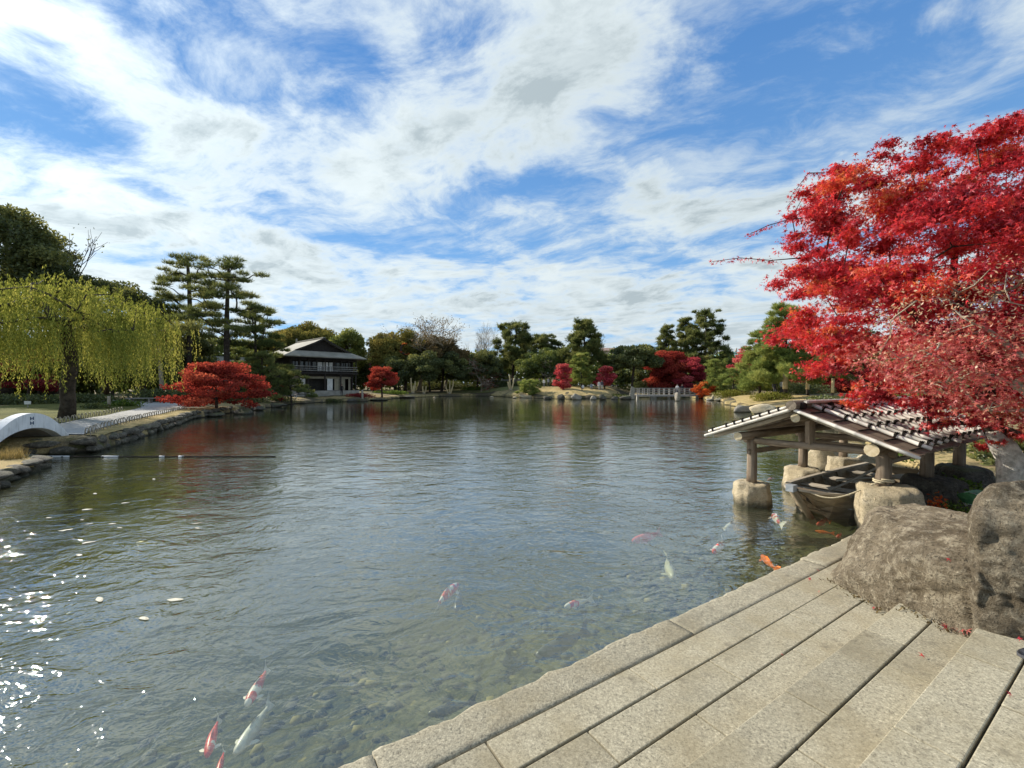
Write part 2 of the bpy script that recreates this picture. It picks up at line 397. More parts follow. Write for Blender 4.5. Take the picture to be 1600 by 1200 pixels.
M['lf_orange'] = mat_leaf('orange maple leaf', [(0, (.34, .05, .02)), (.5, (.52, .11, .03)), (1, (.55, .20, .06))], .45)
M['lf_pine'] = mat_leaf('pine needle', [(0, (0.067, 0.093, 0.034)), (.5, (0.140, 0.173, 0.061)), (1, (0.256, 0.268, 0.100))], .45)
M['lf_pine_lit'] = mat_leaf('sunlit pine needle', [(0, (0.122, 0.171, 0.051)), (.5, (0.220, 0.281, 0.081)), (1, (0.354, 0.378, 0.122))], .48)  # lighter copy of the pine needle, sunlight put into the colour
M['lf_dark'] = mat_leaf('evergreen leaf', [(0, (0.041, 0.059, 0.022)), (.5, (0.098, 0.122, 0.041)), (1, (0.220, 0.232, 0.071))], .4, .02)
M['lf_green'] = mat_leaf('camphor leaf', [(0, (0.067, 0.095, 0.024)), (.5, (0.140, 0.183, 0.044)), (1, (0.281, 0.305, 0.079))], .4, .02)
M['lf_olive'] = mat_leaf('yellowing olive leaf', [(0, (0.085, 0.091, 0.027)), (.5, (0.183, 0.177, 0.049)), (1, (0.317, 0.256, 0.073))], .35)
M['lf_brown'] = mat_leaf('brown autumn leaf', [(0, (0.073, 0.061, 0.030)), (.5, (0.146, 0.116, 0.055)), (1, (0.268, 0.183, 0.085))], .35)
M['lf_willow'] = mat_leaf('yellow green willow leaf', [(0, (.11, .14, .028)), (.5, (.25, .285, .06)), (1, (.47, .46, .12))], .45)
M['lf_moss'] = mat_leaf('clipped azalea leaf', [(0, (.09, .10, .02)), (.5, (.17, .18, .035)), (1, (.27, .25, .06))], .3)
M['lf_grass'] = mat_leaf('dry grass', [(0, (.18, .15, .05)), (.5, (.36, .28, .12)), (1, (.48, .38, .18))], .3)
M['lf_greengrass'] = mat_leaf('green weeds', [(0, (.05, .09, .02)), (.5, (.10, .16, .03)), (1, (.2, .25, .07))], .35)

# ------------------------------------------------------------------ pond outline, ground, pond bed, water
U = Vector((.843, .538, 0)); PP = Vector((.538, -.843, 0))   # along the dock / away from the water
def DK(t, s, z=0.0): 
    v = U * t + PP * s; v.z = z; return v
C0 = (5.0, 25.0)
# x, y, step at the water's edge, further rise, sway
SHORE = [(*DK(7.6, -2.26).xy, .12, .25, 0), (*DK(9.6, -2.0).xy, .15, .5, 0), (9.9, 9.4, .2, .6, 0), (9.9, 11.3, .2, .6, .1), (12.2, 14.5, .25, .8, .1),
         (16, 22, .3, .9, .2), (19.0, 31, .3, .9, .2), (20.2, 37, .3, 1.0, .2), (23, 46, .3, .8, .3), (27.3, 56, .3, .7, .3), (29.5, 66, .35, .8, .3),
         (30.5, 82, .3, .8, .3), (22, 82, .3, .8, .3), (20.8, 72, .35, .9, .3), (15, 68, .35, 1.5, .3), (9.5, 65, .35, 1.6, .3), (5, 68, .35, 1.7, .3), (0, 75, .35, 1.6, .3), (-4, 82, .3, 1.2, .3),
         (-8, 85, .3, 1.2, .3), (-14, 80, .3, .7, .3), (-18, 73, .3, .7, .3), (-19, 62, .3, .8, .3), (-19.2, 55, .3, .9, .3), (-22, 54.6, .3, .9, .3), (-24.0, 51, .3, .7, .3),
         (-24.2, 45.5, .3, .6, .3), (-22.3, 39, .3, .5, .3), (-21.8, 34, .35, .4, .15), (-19.8, 26.5, .42, .3, .05), (-16.3, 20, .42, .22, .04), (-14.0, 15.6, .44, .2, .03), (-12.95, 13.5, .46, .2, 0),
         (-15.6, 11.5, .4, .2, 0), (-16.4, 8, .3, .3, 0), (-15.5, 0, .2, .3, 0), (*DK(-16, -2.26).xy, .1, .2, 0), (*DK(-6, -2.26).xy, .06, 0.02, 0), (*DK(1, -2.26).xy, .06, 0.02, 0), (*DK(5.4, -2.26).xy, .08, .06, 0)]
_sh = sorted(((math.atan2(y - C0[1], x - C0[0]), x, y, a, b, sw) for x, y, a, b, sw in SHORE))
_th = np.array([q[0] for q in _sh])
def shore_at(th):
    """distance of the shoreline from the pond's middle in direction th, with its bank parameters"""
    th = math.atan2(math.sin(th), math.cos(th))
    i = int(np.searchsorted(_th, th)) % len(_sh); a = _sh[i - 1]; b = _sh[i]
    x1, y1, x2, y2 = a[1] - C0[0], a[2] - C0[1], b[1] - C0[0], b[2] - C0[1]
    c, s = math.cos(th), math.sin(th)
    den = c * (y2 - y1) - s * (x2 - x1)
    r = (x1 * (y2 - y1) - y1 * (x2 - x1)) / den
    f = np.clip(math.hypot(r * c - x1, r * s - y1) / max(1e-6, math.hypot(x2 - x1, y2 - y1)), 0, 1)
    L = lambda k: a[k] * (1 - f) + b[k] * f
    r += L(5) * (1.2 * math.sin(th * 41) + math.sin(th * 97 + 1) + .8 * math.sin(th * 163 + 2))
    return r, L(3), L(4)
def ground_z(x, y):
    th = math.atan2(y - C0[1], x - C0[0]); r, bank, amp = shore_at(th)
    return prof(math.hypot(x - C0[0], y - C0[1]) - r, bank, amp, x, y)
def prof(d, bank, amp, x, y):
    if d < 0:
        near = 1.0 if bank > .1 else 0.0
        return -(min(1.25, .30 + .16 * -d) if bank < .13 else min(1.3, .08 + .45 * -d))
    k = min(1, d / .22); k = k * k * (3 - 2 * k)
    z = -.10 + (bank + .10) * k + amp * (1 - math.exp(-d / 7.0))
    if amp > .15 and d > .3: z += .05 * mnoise.noise((x * .35, y * .35, 0)) * min(1, d) 
    return z

NTH = 720
def ring_sheet(name, ds, frac=False):
    V = []; 
    for j, d in enumerate(ds):
        for i in range(NTH):
            th = 2 * math.pi * i / NTH; r, bank, amp = shore_at(th)
            rr = r * d if frac else r + d
            x = C0[0] + rr * math.cos(th); y = C0[1] + rr * math.sin(th)
            V.append((x, y, prof(rr - r, bank, amp, x, y)))
    nr = len(ds)
    Fc = [(j * NTH + i, (j + 1) * NTH + i, (j + 1) * NTH + (i + 1) % NTH, j * NTH + (i + 1) % NTH) for j in range(nr - 1) for i in range(NTH)]
    return V, Fc
def mat_ground():
    m, g, out = new_mat('bank ground')
    v = pos(g); a = g.noise(v, .22, 6, .6); b = g.noise(v, 2.4, 6, .65); c = g.noise(v, 22, 5, .7)
    tan = g.mix(g.sstep(c, .35, .7), (.25, .19, .085), (.44, .34, .17))
    soil = g.mix(g.sstep(c, .35, .7), (.075, .062, .042), (.15, .125, .085))
    moss = g.mix(g.sstep(c, .35, .7), (.055, .065, .022), (.12, .125, .04))
    col = g.mix(g.sstep(a, .44, .56), tan, soil); col = g.mix(g.m('MULTIPLY', g.sstep(b, .5, .64), .75), col, moss)
    z = g.sep(v)[2]
    col = g.mix(g.sstep(z, .12, .02), col, (.03, .028, .018))
    principled(g, out, col, .95, bump(g, g.m('ADD', b, g.m('MULTIPLY', c, .4)), .05), .1); return m
M['ground'] = mat_ground()
V, Fc = ring_sheet('ground', [0, .06, .12, .18, .24, .5, 1, 1.8, 3, 4.5, 7, 10, 14, 20, 30, 50, 90, 180, 400, 900])
mb = MB().add(V, Fc); tag(mb.build('ground', M['ground'], smooth=True), 'garden ground round the pond with dry grass, soil and moss', kind='structure')

def mat_bed():
    m, g, out = new_mat('pond bed')
    v = pos(g); a = g.noise(v, 3.0, 6, .6); c = g.noise(v, 11, 5, .65)
    vo = g.n('ShaderNodeTexVoronoi', None, Vector=g.vm('ADD', v, g.vm('SCALE', g.noise(v, 4, 3, .5, col=True), .25)), Scale=7.5)
    col = g.mix(g.sstep(a, .35, .65), (.045, .052, .024), (.105, .105, .050))
    col = g.mix(g.m('MULTIPLY', g.sstep(vo.outputs['Distance'], .42, .12), .65), col, g.mix(g.sstep(c, .4, .6), (.15, .145, .08), (.07, .075, .045)))
    col = g.mix(g.sstep(c, .56, .72), col, (.20, .175, .065))
    z = g.sep(v)[2]
    col = g.mix(g.sstep(z, -.50, -1.10), col, (.040, .044, .012))  # deep bed darkened in colour for the light the water absorbs
    principled(g, out, col, .9, bump(g, vo.outputs['Distance'], -.05), .1); return m
M['bed'] = mat_bed()
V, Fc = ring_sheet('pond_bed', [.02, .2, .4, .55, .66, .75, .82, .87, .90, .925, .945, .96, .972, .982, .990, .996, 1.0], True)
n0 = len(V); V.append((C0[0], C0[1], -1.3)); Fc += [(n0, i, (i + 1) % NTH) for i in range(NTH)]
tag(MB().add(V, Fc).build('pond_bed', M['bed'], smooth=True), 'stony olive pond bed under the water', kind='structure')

def mat_water():
    m, g, out = new_mat('pond water')
    v = pos(g)
    w = g.vm('SCALE', g.vm('SUBTRACT', g.noise(v, .55, 3, .5, col=True), (.5, .5, .5)), .9)
    vv = g.vm('ADD', v, w)
    x, y, z = g.sep(vv)
    n1 = g.noise(g.comb(g.m('MULTIPLY', x, .62), y, 0), 2.2, 2, .5, .4)      # long low waves
    n2 = g.noise(g.comb(g.m('ADD', g.m('MULTIPLY', x, .70), g.m('MULTIPLY', y, .25)), g.m('SUBTRACT', y, g.m('MULTIPLY', x, .2)), 3), 6.0, 3, .5, 1.0)
    n3 = g.noise(vv, 17.0, 2, .5, .6)
    patch = g.sstep(g.noise(v, .16, 3, .5), .36, .64)                          # wind lanes
    calm = g.lerp(g.sep(v)[1], 6, 30, 1.0, .27)
    h = g.m('ADD', g.m('MULTIPLY', n1, .030), g.m('MULTIPLY', g.m('ADD', g.m('MULTIPLY', n2, .0175), g.m('MULTIPLY', n3, .0046)), g.m('ADD', g.m('MULTIPLY', patch, .6), .5)))
    h = g.m('MULTIPLY', h, calm)
    nrm = g.n('ShaderNodeBump', None, Height=h, Distance=1.0, Strength=1.0).outputs[0]
    inc = g.n('ShaderNodeNewGeometry').outputs['Incoming']
    c = g.m('ABSOLUTE', g.vm('DOT_PRODUCT', nrm, inc))                        # the same from above and below, so light reaches the bed
    fr = g.m('ADD', .10, g.m('MULTIPLY', .90, g.m('POWER', g.m('SUBTRACT', 1.0, c, 0, True), 3.1)))
    gl = g.n('ShaderNodeBsdfGlossy', None, Color=(.97, .98, .98), Roughness=.045, Normal=nrm)
    tr = g.n('ShaderNodeBsdfTransparent', None, Color=(.90, .93, .82))
    df = g.n('ShaderNodeBsdfDiffuse', None, Color=(.20, .22, .13))
    body = g.n('ShaderNodeMixShader', None, i0=.13, i1=tr.outputs[0], i2=df.outputs[0])
    mx = g.n('ShaderNodeMixShader', None, i0=fr, i1=body.outputs[0], i2=gl.outputs[0])
    g.nt.links.new(mx.outputs[0], out.inputs[0]); return m
M['water'] = mat_water()
mb = MB(); mb.add([(-45, -14, 0), (60, -14, 0), (60, 100, 0), (-45, 100, 0)], [(0, 1, 2, 3)])
tag(mb.build('water', M['water']), 'rippled garden pond reflecting trees and clouds', kind='structure')

# ------------------------------------------------------------------ stepped granite terrace
terrace = thing('stone_terrace', 'stepped terrace of pale granite slabs beside the pond', 'terrace', (0, 0, 0))
def slab_box(t0, t1, s0, s1, z0, z1, mat, name, bevel=.006, rough=0.0, seed=0):
    """a slab of the terrace; rough slabs get a hand-chipped outer edge"""
    bm = bmesh.new()
    if rough:
        nt = max(8, int((t1 - t0) / .045)); rnd = random.Random(seed)
        prof_ = []
        ed = [0.0] * (nt + 1)
        for i in range(nt + 1):
            t = t0 + (t1 - t0) * i / nt
            ed[i] = rough * (mnoise.noise((t * 2.2, seed, 0)) * 1.1 + mnoise.noise((t * 7.0, seed, 3)) * .7 + mnoise.noise((t * 19, seed, 5)) * .35)
        rows = []
        for i in range(nt + 1):
            t = t0 + (t1 - t0) * i / nt
            e = ed[i]; q = .012 + .012 * abs(mnoise.noise((t * 9, 7, seed)))
            pts = [(s0 + e + .02, z0), (s0 + e - .012, z1 - .09), (s0 + e - .005, z1 - q), (s0 + e + .6 * q, z1 - .25 * q), (s0 + e + 1.8 * q, z1)]
            for k in range(1, 6):
                f = k / 6; pts.append((s0 + (s1 - s0) * f + .03 * (1 - f), z1 + .0035 * mnoise.noise((t * 6, f * 5, seed))))
            pts += [(s1 - .008 + .3 * ed[(i * 3) % (nt + 1)] * .5, z1 - .001), (s1 + .3 * ed[(i * 3) % (nt + 1)] * .5, z1 - .010), (s1, z0)]
            rows.append([bm.verts.new(DK(t, s, z)) for s, z in pts])
        for i in range(nt):
            for k in range(len(rows[0]) - 1): bm.faces.new((rows[i][k], rows[i + 1][k], rows[i + 1][k + 1], rows[i][k + 1]))
        bm.faces.new(rows[0]); bm.faces.new(rows[-1][::-1])
    else:
        vs_ = [bm.verts.new(DK(t, s, z)) for z in (z0, z1) for t, s in ((t0, s0), (t1, s0), (t1, s1), (t0, s1))]
        for f in ((3, 2, 1, 0), (4, 5, 6, 7), (0, 1, 5, 4), (1, 2, 6, 5), (2, 3, 7, 6), (3, 0, 4, 7)): bm.faces.new([vs_[k] for k in f])
        bmesh.ops.bevel(bm, geom=[e for e in bm.edges], offset=bevel, segments=2, affect='EDGES', profile=.5)
    bmesh.ops.recalc_face_normals(bm, faces=bm.faces)
    me = bpy.data.meshes.new(name); bm.to_mesh(me); bm.free(); me.materials.append(mat)
    if rough: me.polygons.foreach_set('use_smooth', [True] * len(me.polygons))
    o = link(name, me, terrace)
    dz = random.uniform(-.0025, .0025); o.location = (0, 0, dz)
    return o
ZA, ZB, ZC = .15, .28, .41
for i, (a, b) in enumerate([(-4.2, -1.8), (-1.8, .60), (.60, 3.02), (3.02, 5.35), (5.35, 7.32)]):
    slab_box(a + .004, b - .004, -2.325, -2.068, -.42, ZA + (0, .004, 0, -.005, .003)[i], M['granite_kerb'], 'kerb_stone', rough=.030, seed=i + 1)
ROWS = [(-2.056, -1.820, ZA, 1.14 - 5.65, 6.4, 1.13), (-1.811, -1.566, ZA, 1.66 - 5.75, 5.6, 1.15), (-1.556, -1.262, ZA, 2.29 - 5.8, 5.4, 1.16),
        (-1.283, -1.052, ZB, 2.75 - 6.0, 5.3, 1.2), (-1.040, -.757, ZB, 2.36 - 6.0, 5.0, 1.2), (-.776, -.535, ZC, 2.79 - 5.6, 4.6, 1.11), (-.522, -.24, ZC, 3.4 - 5.75, 4.8, 1.15), (-.236, .02, ZC, 2.8 - 5.75, 4.6, 1.15), (.024, .30, ZC, 3.2 - 5.75, 4.2, 1.15), (.305, .58, ZC, 2.7 - 5.75, 4.2, 1.15), (.585, .86, ZC, 3.3 - 5.75, 4.2, 1.15), (.865, 1.14, ZC, 2.9 - 5.75, 4.2, 1.15)]
for ri, (s0, s1, z1, ts, te, L) in enumerate(ROWS):
    t = ts
    while t < te:
        slab_box(t + .0045, min(t + L, te) - .0045, s0 + random.uniform(-.002, .002), s1 + random.uniform(-.002, .002), z1 - .30, z1, M['granite'], 'granite_slab')
        t += L
# bedding under the slabs
mb = MB(); mb.prism([DK(-4.3, -2.04), DK(6.2, -2.04), DK(5.2, 1.1), DK(-4.3, 1.1)], -.3, ZA - .10)
mb.prism([DK(-4.3, -1.20), DK(5.1, -1.20), DK(4.6, 1.1), DK(-4.3, 1.1)], ZA - .12, ZB - .09); mb.prism([DK(-4.3, -.70), DK(4.5, -.70), DK(4.1, 1.1), DK(-2.9, 1.1)], ZB - .12, ZC - .10)
mb.build('bedding', mat_plain('dark joint grit', (.03, .027, .022), (.06, .054, .044), 30, .95, .01, world=True), terrace)
# ground behind the boulders and under the boathouse eave, coloured dark for its shade
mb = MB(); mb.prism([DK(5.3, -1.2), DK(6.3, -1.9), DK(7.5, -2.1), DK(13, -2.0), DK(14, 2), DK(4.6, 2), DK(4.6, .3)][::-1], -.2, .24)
tag(mb.build('earth', mat_plain('earth darkened for shade', (.035, .032, .02), (.085, .075, .045), 5, .95, .03, world=True)), 'shaded earth and moss beside the boathouse', kind='structure')

# ------------------------------------------------------------------ boulders and stones
def hull_rock(name, pts, mat, sub=4, amp=.05, fs=2.2, seed=0.0, parent=None, sharp=14.0):
    """rounded stone: a soft intersection of the hull planes of pts, then weathered"""
    bm = bmesh.new()
    for p in pts: bm.verts.new(p)
    bmesh.ops.convex_hull(bm, input=bm.verts[:])
    bmesh.ops.recalc_face_normals(bm, faces=bm.faces); bm.normal_update()
    live = [v.co.copy() for v in bm.verts if v.link_faces]
    c = sum(live, Vector()) / len(live)
    N, Dd = [], []
    for f in bm.faces:
        n = f.normal; d = (f.verts[0].co - c).dot(n)
        if d < 0: n = -n; d = -d
        if f.calc_area() > 1e-4: N.append(tuple(n)); Dd.append(max(d, .03))
    bm.free(); N = np.array(N); Dd = np.array(Dd)
    bm = bmesh.new(); bmesh.ops.create_icosphere(bm, subdivisions=sub, radius=1.0)
    ext = np.array([max(abs(p[i] - c[i]) for p in live) for i in range(3)])
    V = np.array([v.co[:] for v in bm.verts]) * ext; dirs = V / np.linalg.norm(V, axis=1)[:, None]
    q = np.maximum(dirs @ N.T / Dd, 0); r = (q ** sharp).sum(1) ** (-1 / sharp)
    V = np.array(c) + dirs * r[:, None]
    for v, p in zip(bm.verts, V): v.co = p
    bm.normal_update()
    o = Vector((seed, seed * 2, 1))
    for v in bm.verts:
        q = v.co * fs
        a = mnoise.noise(q * .6 + o) * 1.0 + mnoise.noise(q * 1.5 + o) * .6
        if sub > 3:
            st = mnoise.noise(Vector((q.x * .8, q.y * .8, q.z * 2.6)) + o * 2); a += .9 * st
            dv = mnoise.voronoi(q * .62 + Vector((mnoise.noise(q * 2 + o), mnoise.noise(q * 2.3 - o), 0)) * .22 + o)[0]
            a += (dv[1] - dv[0]) * 1.5 * (1 if sub > 5 else .5) - max(0, .05 - (dv[1] - dv[0])) * 14 * (1 if sub > 5 else .4)
            a += abs(mnoise.noise(q * 2.6 + o)) * .7 + mnoise.noise(q * 5 + o) * .30 + mnoise.noise(q * 11 + o) * .18 + mnoise.noise(q * 24 + o) * .10
        cr = 1 - abs(mnoise.noise(q * .9 + o * 3)) * 9
        a -= max(0, cr) * .38
        v.co += v.normal * a * amp
    me = bpy.data.meshes.new(name); bm.to_mesh(me); bm.free(); me.materials.append(mat)
    me.polygons.foreach_set('use_smooth', [True] * len(me.polygons))
    return link(name, me, parent)
A_ = [(3.24, 4.42, .05), (3.20, 4.28, .12), (3.26, 3.10, .1), (3.42, 3.00, .2), (3.75, 3.25, .1), (4.75, 4.2, 0), (4.6, 4.95, 0), (3.95, 5.05, .0),
      (3.37, 3.10, .72), (3.30, 3.35, .74), (3.55, 3.9, .80), (3.74, 4.40, .78), (3.95, 4.62, .80), (4.25, 4.55, .84), (4.35, 4.1, .86), (4.0, 3.65, .92), (3.62, 3.32, .86), (4.6, 4.5, .6)]
tag(hull_rock('boulder', A_, M['boulder'], 6, .034, 2.4, 4.0, None, 60), 'wide low brown boulder sitting on the granite slabs beside the pond', 'boulder')
B_ = [(3.20, 2.98, .25), (3.26, 3.02, .8), (3.36, 3.12, 1.12), (3.60, 3.25, 1.30), (4.1, 3.30, 1.44), (4.6, 3.3, 1.35), (4.9, 3.0, .9), (4.9, 2.7, .2), (3.50, 2.80, .3), (3.42, 2.86, .8), (3.9, 2.75, 1.2), (3.9, 3.6, .2), (3.8, 3.55, 1.15), (4.6, 3.8, .2), (3.24, 2.95, .3), (3.8, 2.72, .3)]
tag(hull_rock('boulder', B_, M['boulder'], 6, .034, 2.4, 9.0, None, 50), 'tall rounded brown boulder at the end of the steps, cut off by the frame edge', 'boulder')

def rock_mesh(seed, mat, sub=3, planes=16, flat=0.0):
    rnd = random.Random(seed); bm = bmesh.new(); bmesh.ops.create_icosphere(bm, subdivisions=sub, radius=1.0)
    for _ in range(planes):
        n = Vector((rnd.gauss(0, 1), rnd.gauss(0, 1), rnd.gauss(0, .8))).normalized(); d = rnd.uniform(.45, .82)
        for v in bm.verts:
            k = v.co.dot(n) - d
            if k > 0: v.co -= n * k * .92
    for v in bm.verts:
        p = v.co * 1.6 + Vector((seed * 1.7, 0, 0)); v.co += v.co.normalized() * (.09 * mnoise.noise(p) + .045 * mnoise.noise(p * 3) + .02 * mnoise.noise(p * 7))
    me = bpy.data.meshes.new('rock'); bm.to_mesh(me); bm.free(); me.materials.append(mat)
    me.polygons.foreach_set('use_smooth', [True] * len(me.polygons)); return me
def put_rock(label, c, size, mat='grey_rock', name='rock', seed=None, rz=0.0, group=None, cat='rock', tilt=0.0):
    seed = seed if seed is not None else random.randint(0, 9999)
    o = link(name, rock_mesh(seed, M[mat]), None, c, (tilt, 0, rz)); o.scale = size
    return tag(o, label, cat, group)

# ------------------------------------------------------------------ boathouse
B0 = Vector((4.25, 7.6, 0)); ridge_s = .92; HS = 1.42; ZR, ZE = 1.765, 1.235
def BH(t, s, z=0.0):
    v = B0 + U * t + PP * s; v.z = z; return v
def roof_z(s): return ZR - (ZR - ZE) * abs(s - ridge_s) / HS
bh = thing('boathouse', 'open wooden boathouse over the pond with bamboo covered gable roof on stone bases', 'boathouse', (0, 0, 0))
RZ = math.atan2(U.y, U.x)
def bar(name, a, b, r, mat, parent=bh, n=10, r2=None, ends=None, wob=0.0, seg=5):
    a, b = Vector(a), Vector(b); L = (b - a).length; mb = MB()
    pts = []; rr = []
    for i in range(seg + 1):
        f = i / seg; p = Vector((L * f, wob * math.sin(f * 7 + L), wob * math.cos(f * 5 + L))); pts.append(p); rr.append(r + ((r2 if r2 else r) - r) * f)
    V0 = mb.nv; mb.tube(pts, rr, n)
    if ends: mb.mi[-1] = 1; mb.mi[-2] = 1
    me = mb.mesh(name, [mat, ends] if ends else mat, smooth=False)
    for p in me.polygons:
        if len(p.vertices) == 4: p.use_smooth = True
    o = link(name, me, parent, a)
    d = (b - a).normalized(); o.rotation_euler = d.to_track_quat('X', 'Z').to_euler()
    return o
def beam_box(name, a, b, w, h, mat, parent=bh, bevel=.004):
    a, b = Vector(a), Vector(b); L = (b - a).length
    mb = MB().box((L / 2, 0, 0), (L, w, h)); o = mb.build(name, mat, parent, bevel=bevel, loc=a)
    o.rotation_euler = (b - a).normalized().to_track_quat('X', 'Z').to_euler(); return o
# stone bases and posts
def base_stone(t, s, r, z1, seed, mat='pale_rock', z0=-.55):
    c = BH(t, s); pts = []
    rnd = random.Random(seed)
    for k in range(6):
        a = 2 * math.pi * k / 6 + rnd.uniform(-.3, .3)
        for z, q in ((z0, 1.12), (z0 * .3 + z1 * .3, 1.10), (z1 - .07, 1.02), (z1, .90)):
            rr = r * q * rnd.uniform(.92, 1.14); pts.append((c.x + rr * math.cos(a), c.y + rr * math.sin(a), z + (rnd.uniform(-.03, .0) if z == z1 else 0)))
    o = hull_rock('base_stone', pts, M[mat], 5, .024, 3.2, seed, bh, 70)
    return o
base_stone(0, 0, .29, .40, 1); base_stone(1.9, 0, .34, .46, 2); base_stone(3.8, 0, .30, .48, 3)
base_stone(0, 1.86, .36, .70, 4, 'pale_rock', -.3); base_stone(1.9, 1.9, .36, .62, 5, 'dark_rock', -.1); base_stone(3.8, 1.9, .36, .60, 6, 'dark_rock', -.1)
for t, s, z in ((0, 0, .37), (1.9, 0, .43), (3.8, 0, .45), (0, 1.84, .66), (1.9, 1.84, .58), (3.8, 1.84, .56)):
    r = .082 if s < 1 else .092
    bar('post', BH(t, s, z), BH(t, s, 1.17), r * 1.02, M['wood'], r2=r * .95, n=12, wob=.004)
# purlin logs, ridge log, tie beams, king posts, side rails
bar('purlin_log', BH(-.45, 0, 1.22), BH(4.3, 0, 1.22), .072, M['wood'], ends=M['cut_end'], n=14, wob=.006)
bar('purlin_log', BH(-.45, 1.84, 1.22), BH(4.3, 1.84, 1.22), .088, M['wood'], ends=M['cut_end'], n=14, wob=.006)
bar('ridge_log', BH(-.50, ridge_s, 1.60), BH(4.3, ridge_s, 1.60), .068, M['wood'], ends=M['cut_end'], n=14, wob=.006)
for t in (0, 1.9, 3.8):
    bar('tie_beam', BH(t, -.12, 1.135), BH(t, 1.98, 1.135), .058, M['wood'], n=10, wob=.012)
    beam_box('king_post', BH(t, ridge_s, 1.15), BH(t, ridge_s, 1.57), .10, .10, M['wood'])
for a, b in ((0, 1.9), (1.9, 3.8)):
    beam_box('side_rail', BH(a - .12, .0, .93), BH(b + .05, .0, .93), .05, .085, M['wood'])
    bar('side_rail', BH(a - .05, 1.84, 1.0), BH(b + .05, 1.84, 1.0), .035, M['wood'])
for t in (1.9, 3.8): beam_box('brace', BH(t, .1, .98), BH(t, 1.8, .98), .05, .08, M['wood'])
# rafters: crooked logs just under the roof boards
for t in (-.40, .75, 1.6, 2.5, 3.4, 4.2):
    for sg in (-1, 1):
        bar('rafter', BH(t, ridge_s + sg * .02, ZR - .075), BH(t, ridge_s + sg * (HS - .06), ZE - .055), .042, M['wood'] if t > 0 else M['wood_grey'], n=8, wob=.010, r2=.036, ends=M['cut_end'])
# roof boards
slope = math.atan2(ZR - ZE, HS)
TB0, TB1 = -.55, 4.42
nb = 19; wb = (TB1 - TB0) / nb
rb_mats = [M['wood_grey'], M['wood'], M['wood']]
for sg in (-1, 1):
    for k in range(nb):
        t = TB0 + wb * (k + .5)
        a = BH(t, ridge_s + sg * .02, ZR - .018 + random.uniform(-.004, .004)); b = BH(t, ridge_s + sg * (HS + random.uniform(-.02, .02)), ZE - .018 + random.uniform(-.004, .004))
        beam_box('roof_board', a, b, wb - .012, .022, M['wood'] if k < 2 else M['bark_board'], bevel=0)
# battens, bamboo poles and rope ties
ROWS_T = [.16, .36, .56, .76, .94]
tie_me = None
def make_tie():
    mb = MB()
    for k in range(3): 
        x = (k - 1) * .016
        mb.tube([(x + .004 * math.sin(a), .040 * math.cos(a), .040 * math.sin(a)) for a in np.linspace(0, 2 * math.pi, 9)], .010, 5, False)
    mb.tube([(0, .02, .045), (.02, .055, .060), (.03, .10, .03)], [.012, .010, .005], 5); mb.tube([(0, -.02, .045), (-.02, -.05, .065), (-.01, -.10, .02)], [.012, .010, .005], 5)
    mb.tube([(-.03, 0, .042), (0, 0, .058), (.03, 0, .042)], [.012, .02, .012], 6)
    return mb.mesh('rope_tie', M['tie'], True)
tie_me = make_tie()
def slope_pt(t, sg, f, up): return BH(t, ridge_s + sg * HS * f, ZR + (ZE - ZR) * f + up)
bam_me = {}
def bamboo(name, a, b, r, parent=bh):
    """a pole with swollen nodes"""
    a, b = Vector(a), Vector(b); L = (b - a).length; mb = MB(); pts = []; rr = []
    x = 0.0; ph = random.uniform(0, .2)
    nodes_ = list(np.arange(ph, L, .24))
    xs = [0.0]
    for q in nodes_: xs += [q - .012, q, q + .012]
    xs.append(L); xs = sorted(set(max(0, min(L, q)) for q in xs))
    for q in xs:
        on = any(abs(q - n_) < .004 for n_ in nodes_); pts.append((q, 0, 0)); rr.append(r * (1.14 if on else 1.0) * (1 - .12 * q / L))
    mb.tube(pts, rr, 8); me = mb.mesh(name, M['bamboo'])
    for p in me.polygons:
        if len(p.vertices) == 4: p.use_smooth = True
    o = link(name, me, parent, a); o.rotation_euler = (b - a).normalized().to_track_quat('X', 'Z').to_euler(); return o
for sg in (-1, 1):
    for f in ROWS_T: bar('batten', slope_pt(-.50, sg, f, .008), slope_pt(4.38, sg, f, .008), .010, M['tie'], n=6, seg=1)
    k = 0; t = -.10
    while t < 4.40:
        jt = random.uniform(-.015, .015)
        bamboo('bamboo_pole', slope_pt(t + jt, sg, .03, .050), slope_pt(t + jt, sg, 1.0 + random.uniform(-.03, .02), .046), .031)
        for f in ROWS_T:
            o = link('rope_tie', tie_me, bh, slope_pt(t + jt, sg, f, .050)); d = (slope_pt(0, sg, 1, 0) - slope_pt(0, sg, 0, 0)).normalized()
            o.rotation_euler = d.to_track_quat('X', 'Z').to_euler(); o.scale = (.62, random.uniform(.7, .85), random.uniform(.65, .85))
        t += .34; k += 1
    bamboo('verge_bamboo', slope_pt(-.575, sg, .02, -.030), slope_pt(-.575, sg, 1.02, -.030), .026)
    if sg < 0:
        bamboo('verge_bamboo', slope_pt(-.50, sg, .06, .034), slope_pt(-.50, sg, 1.0, .034), .024)
        for f in ROWS_T + [.06, .26, .46, .66]:
            o = link('rope_tie', tie_me, bh, slope_pt(-.50, sg, f, .034)); o.rotation_euler = (slope_pt(0, sg, 1, 0) - slope_pt(0, sg, 0, 0)).normalized().to_track_quat('X', 'Z').to_euler(); o.scale = (.5, .75, .7)
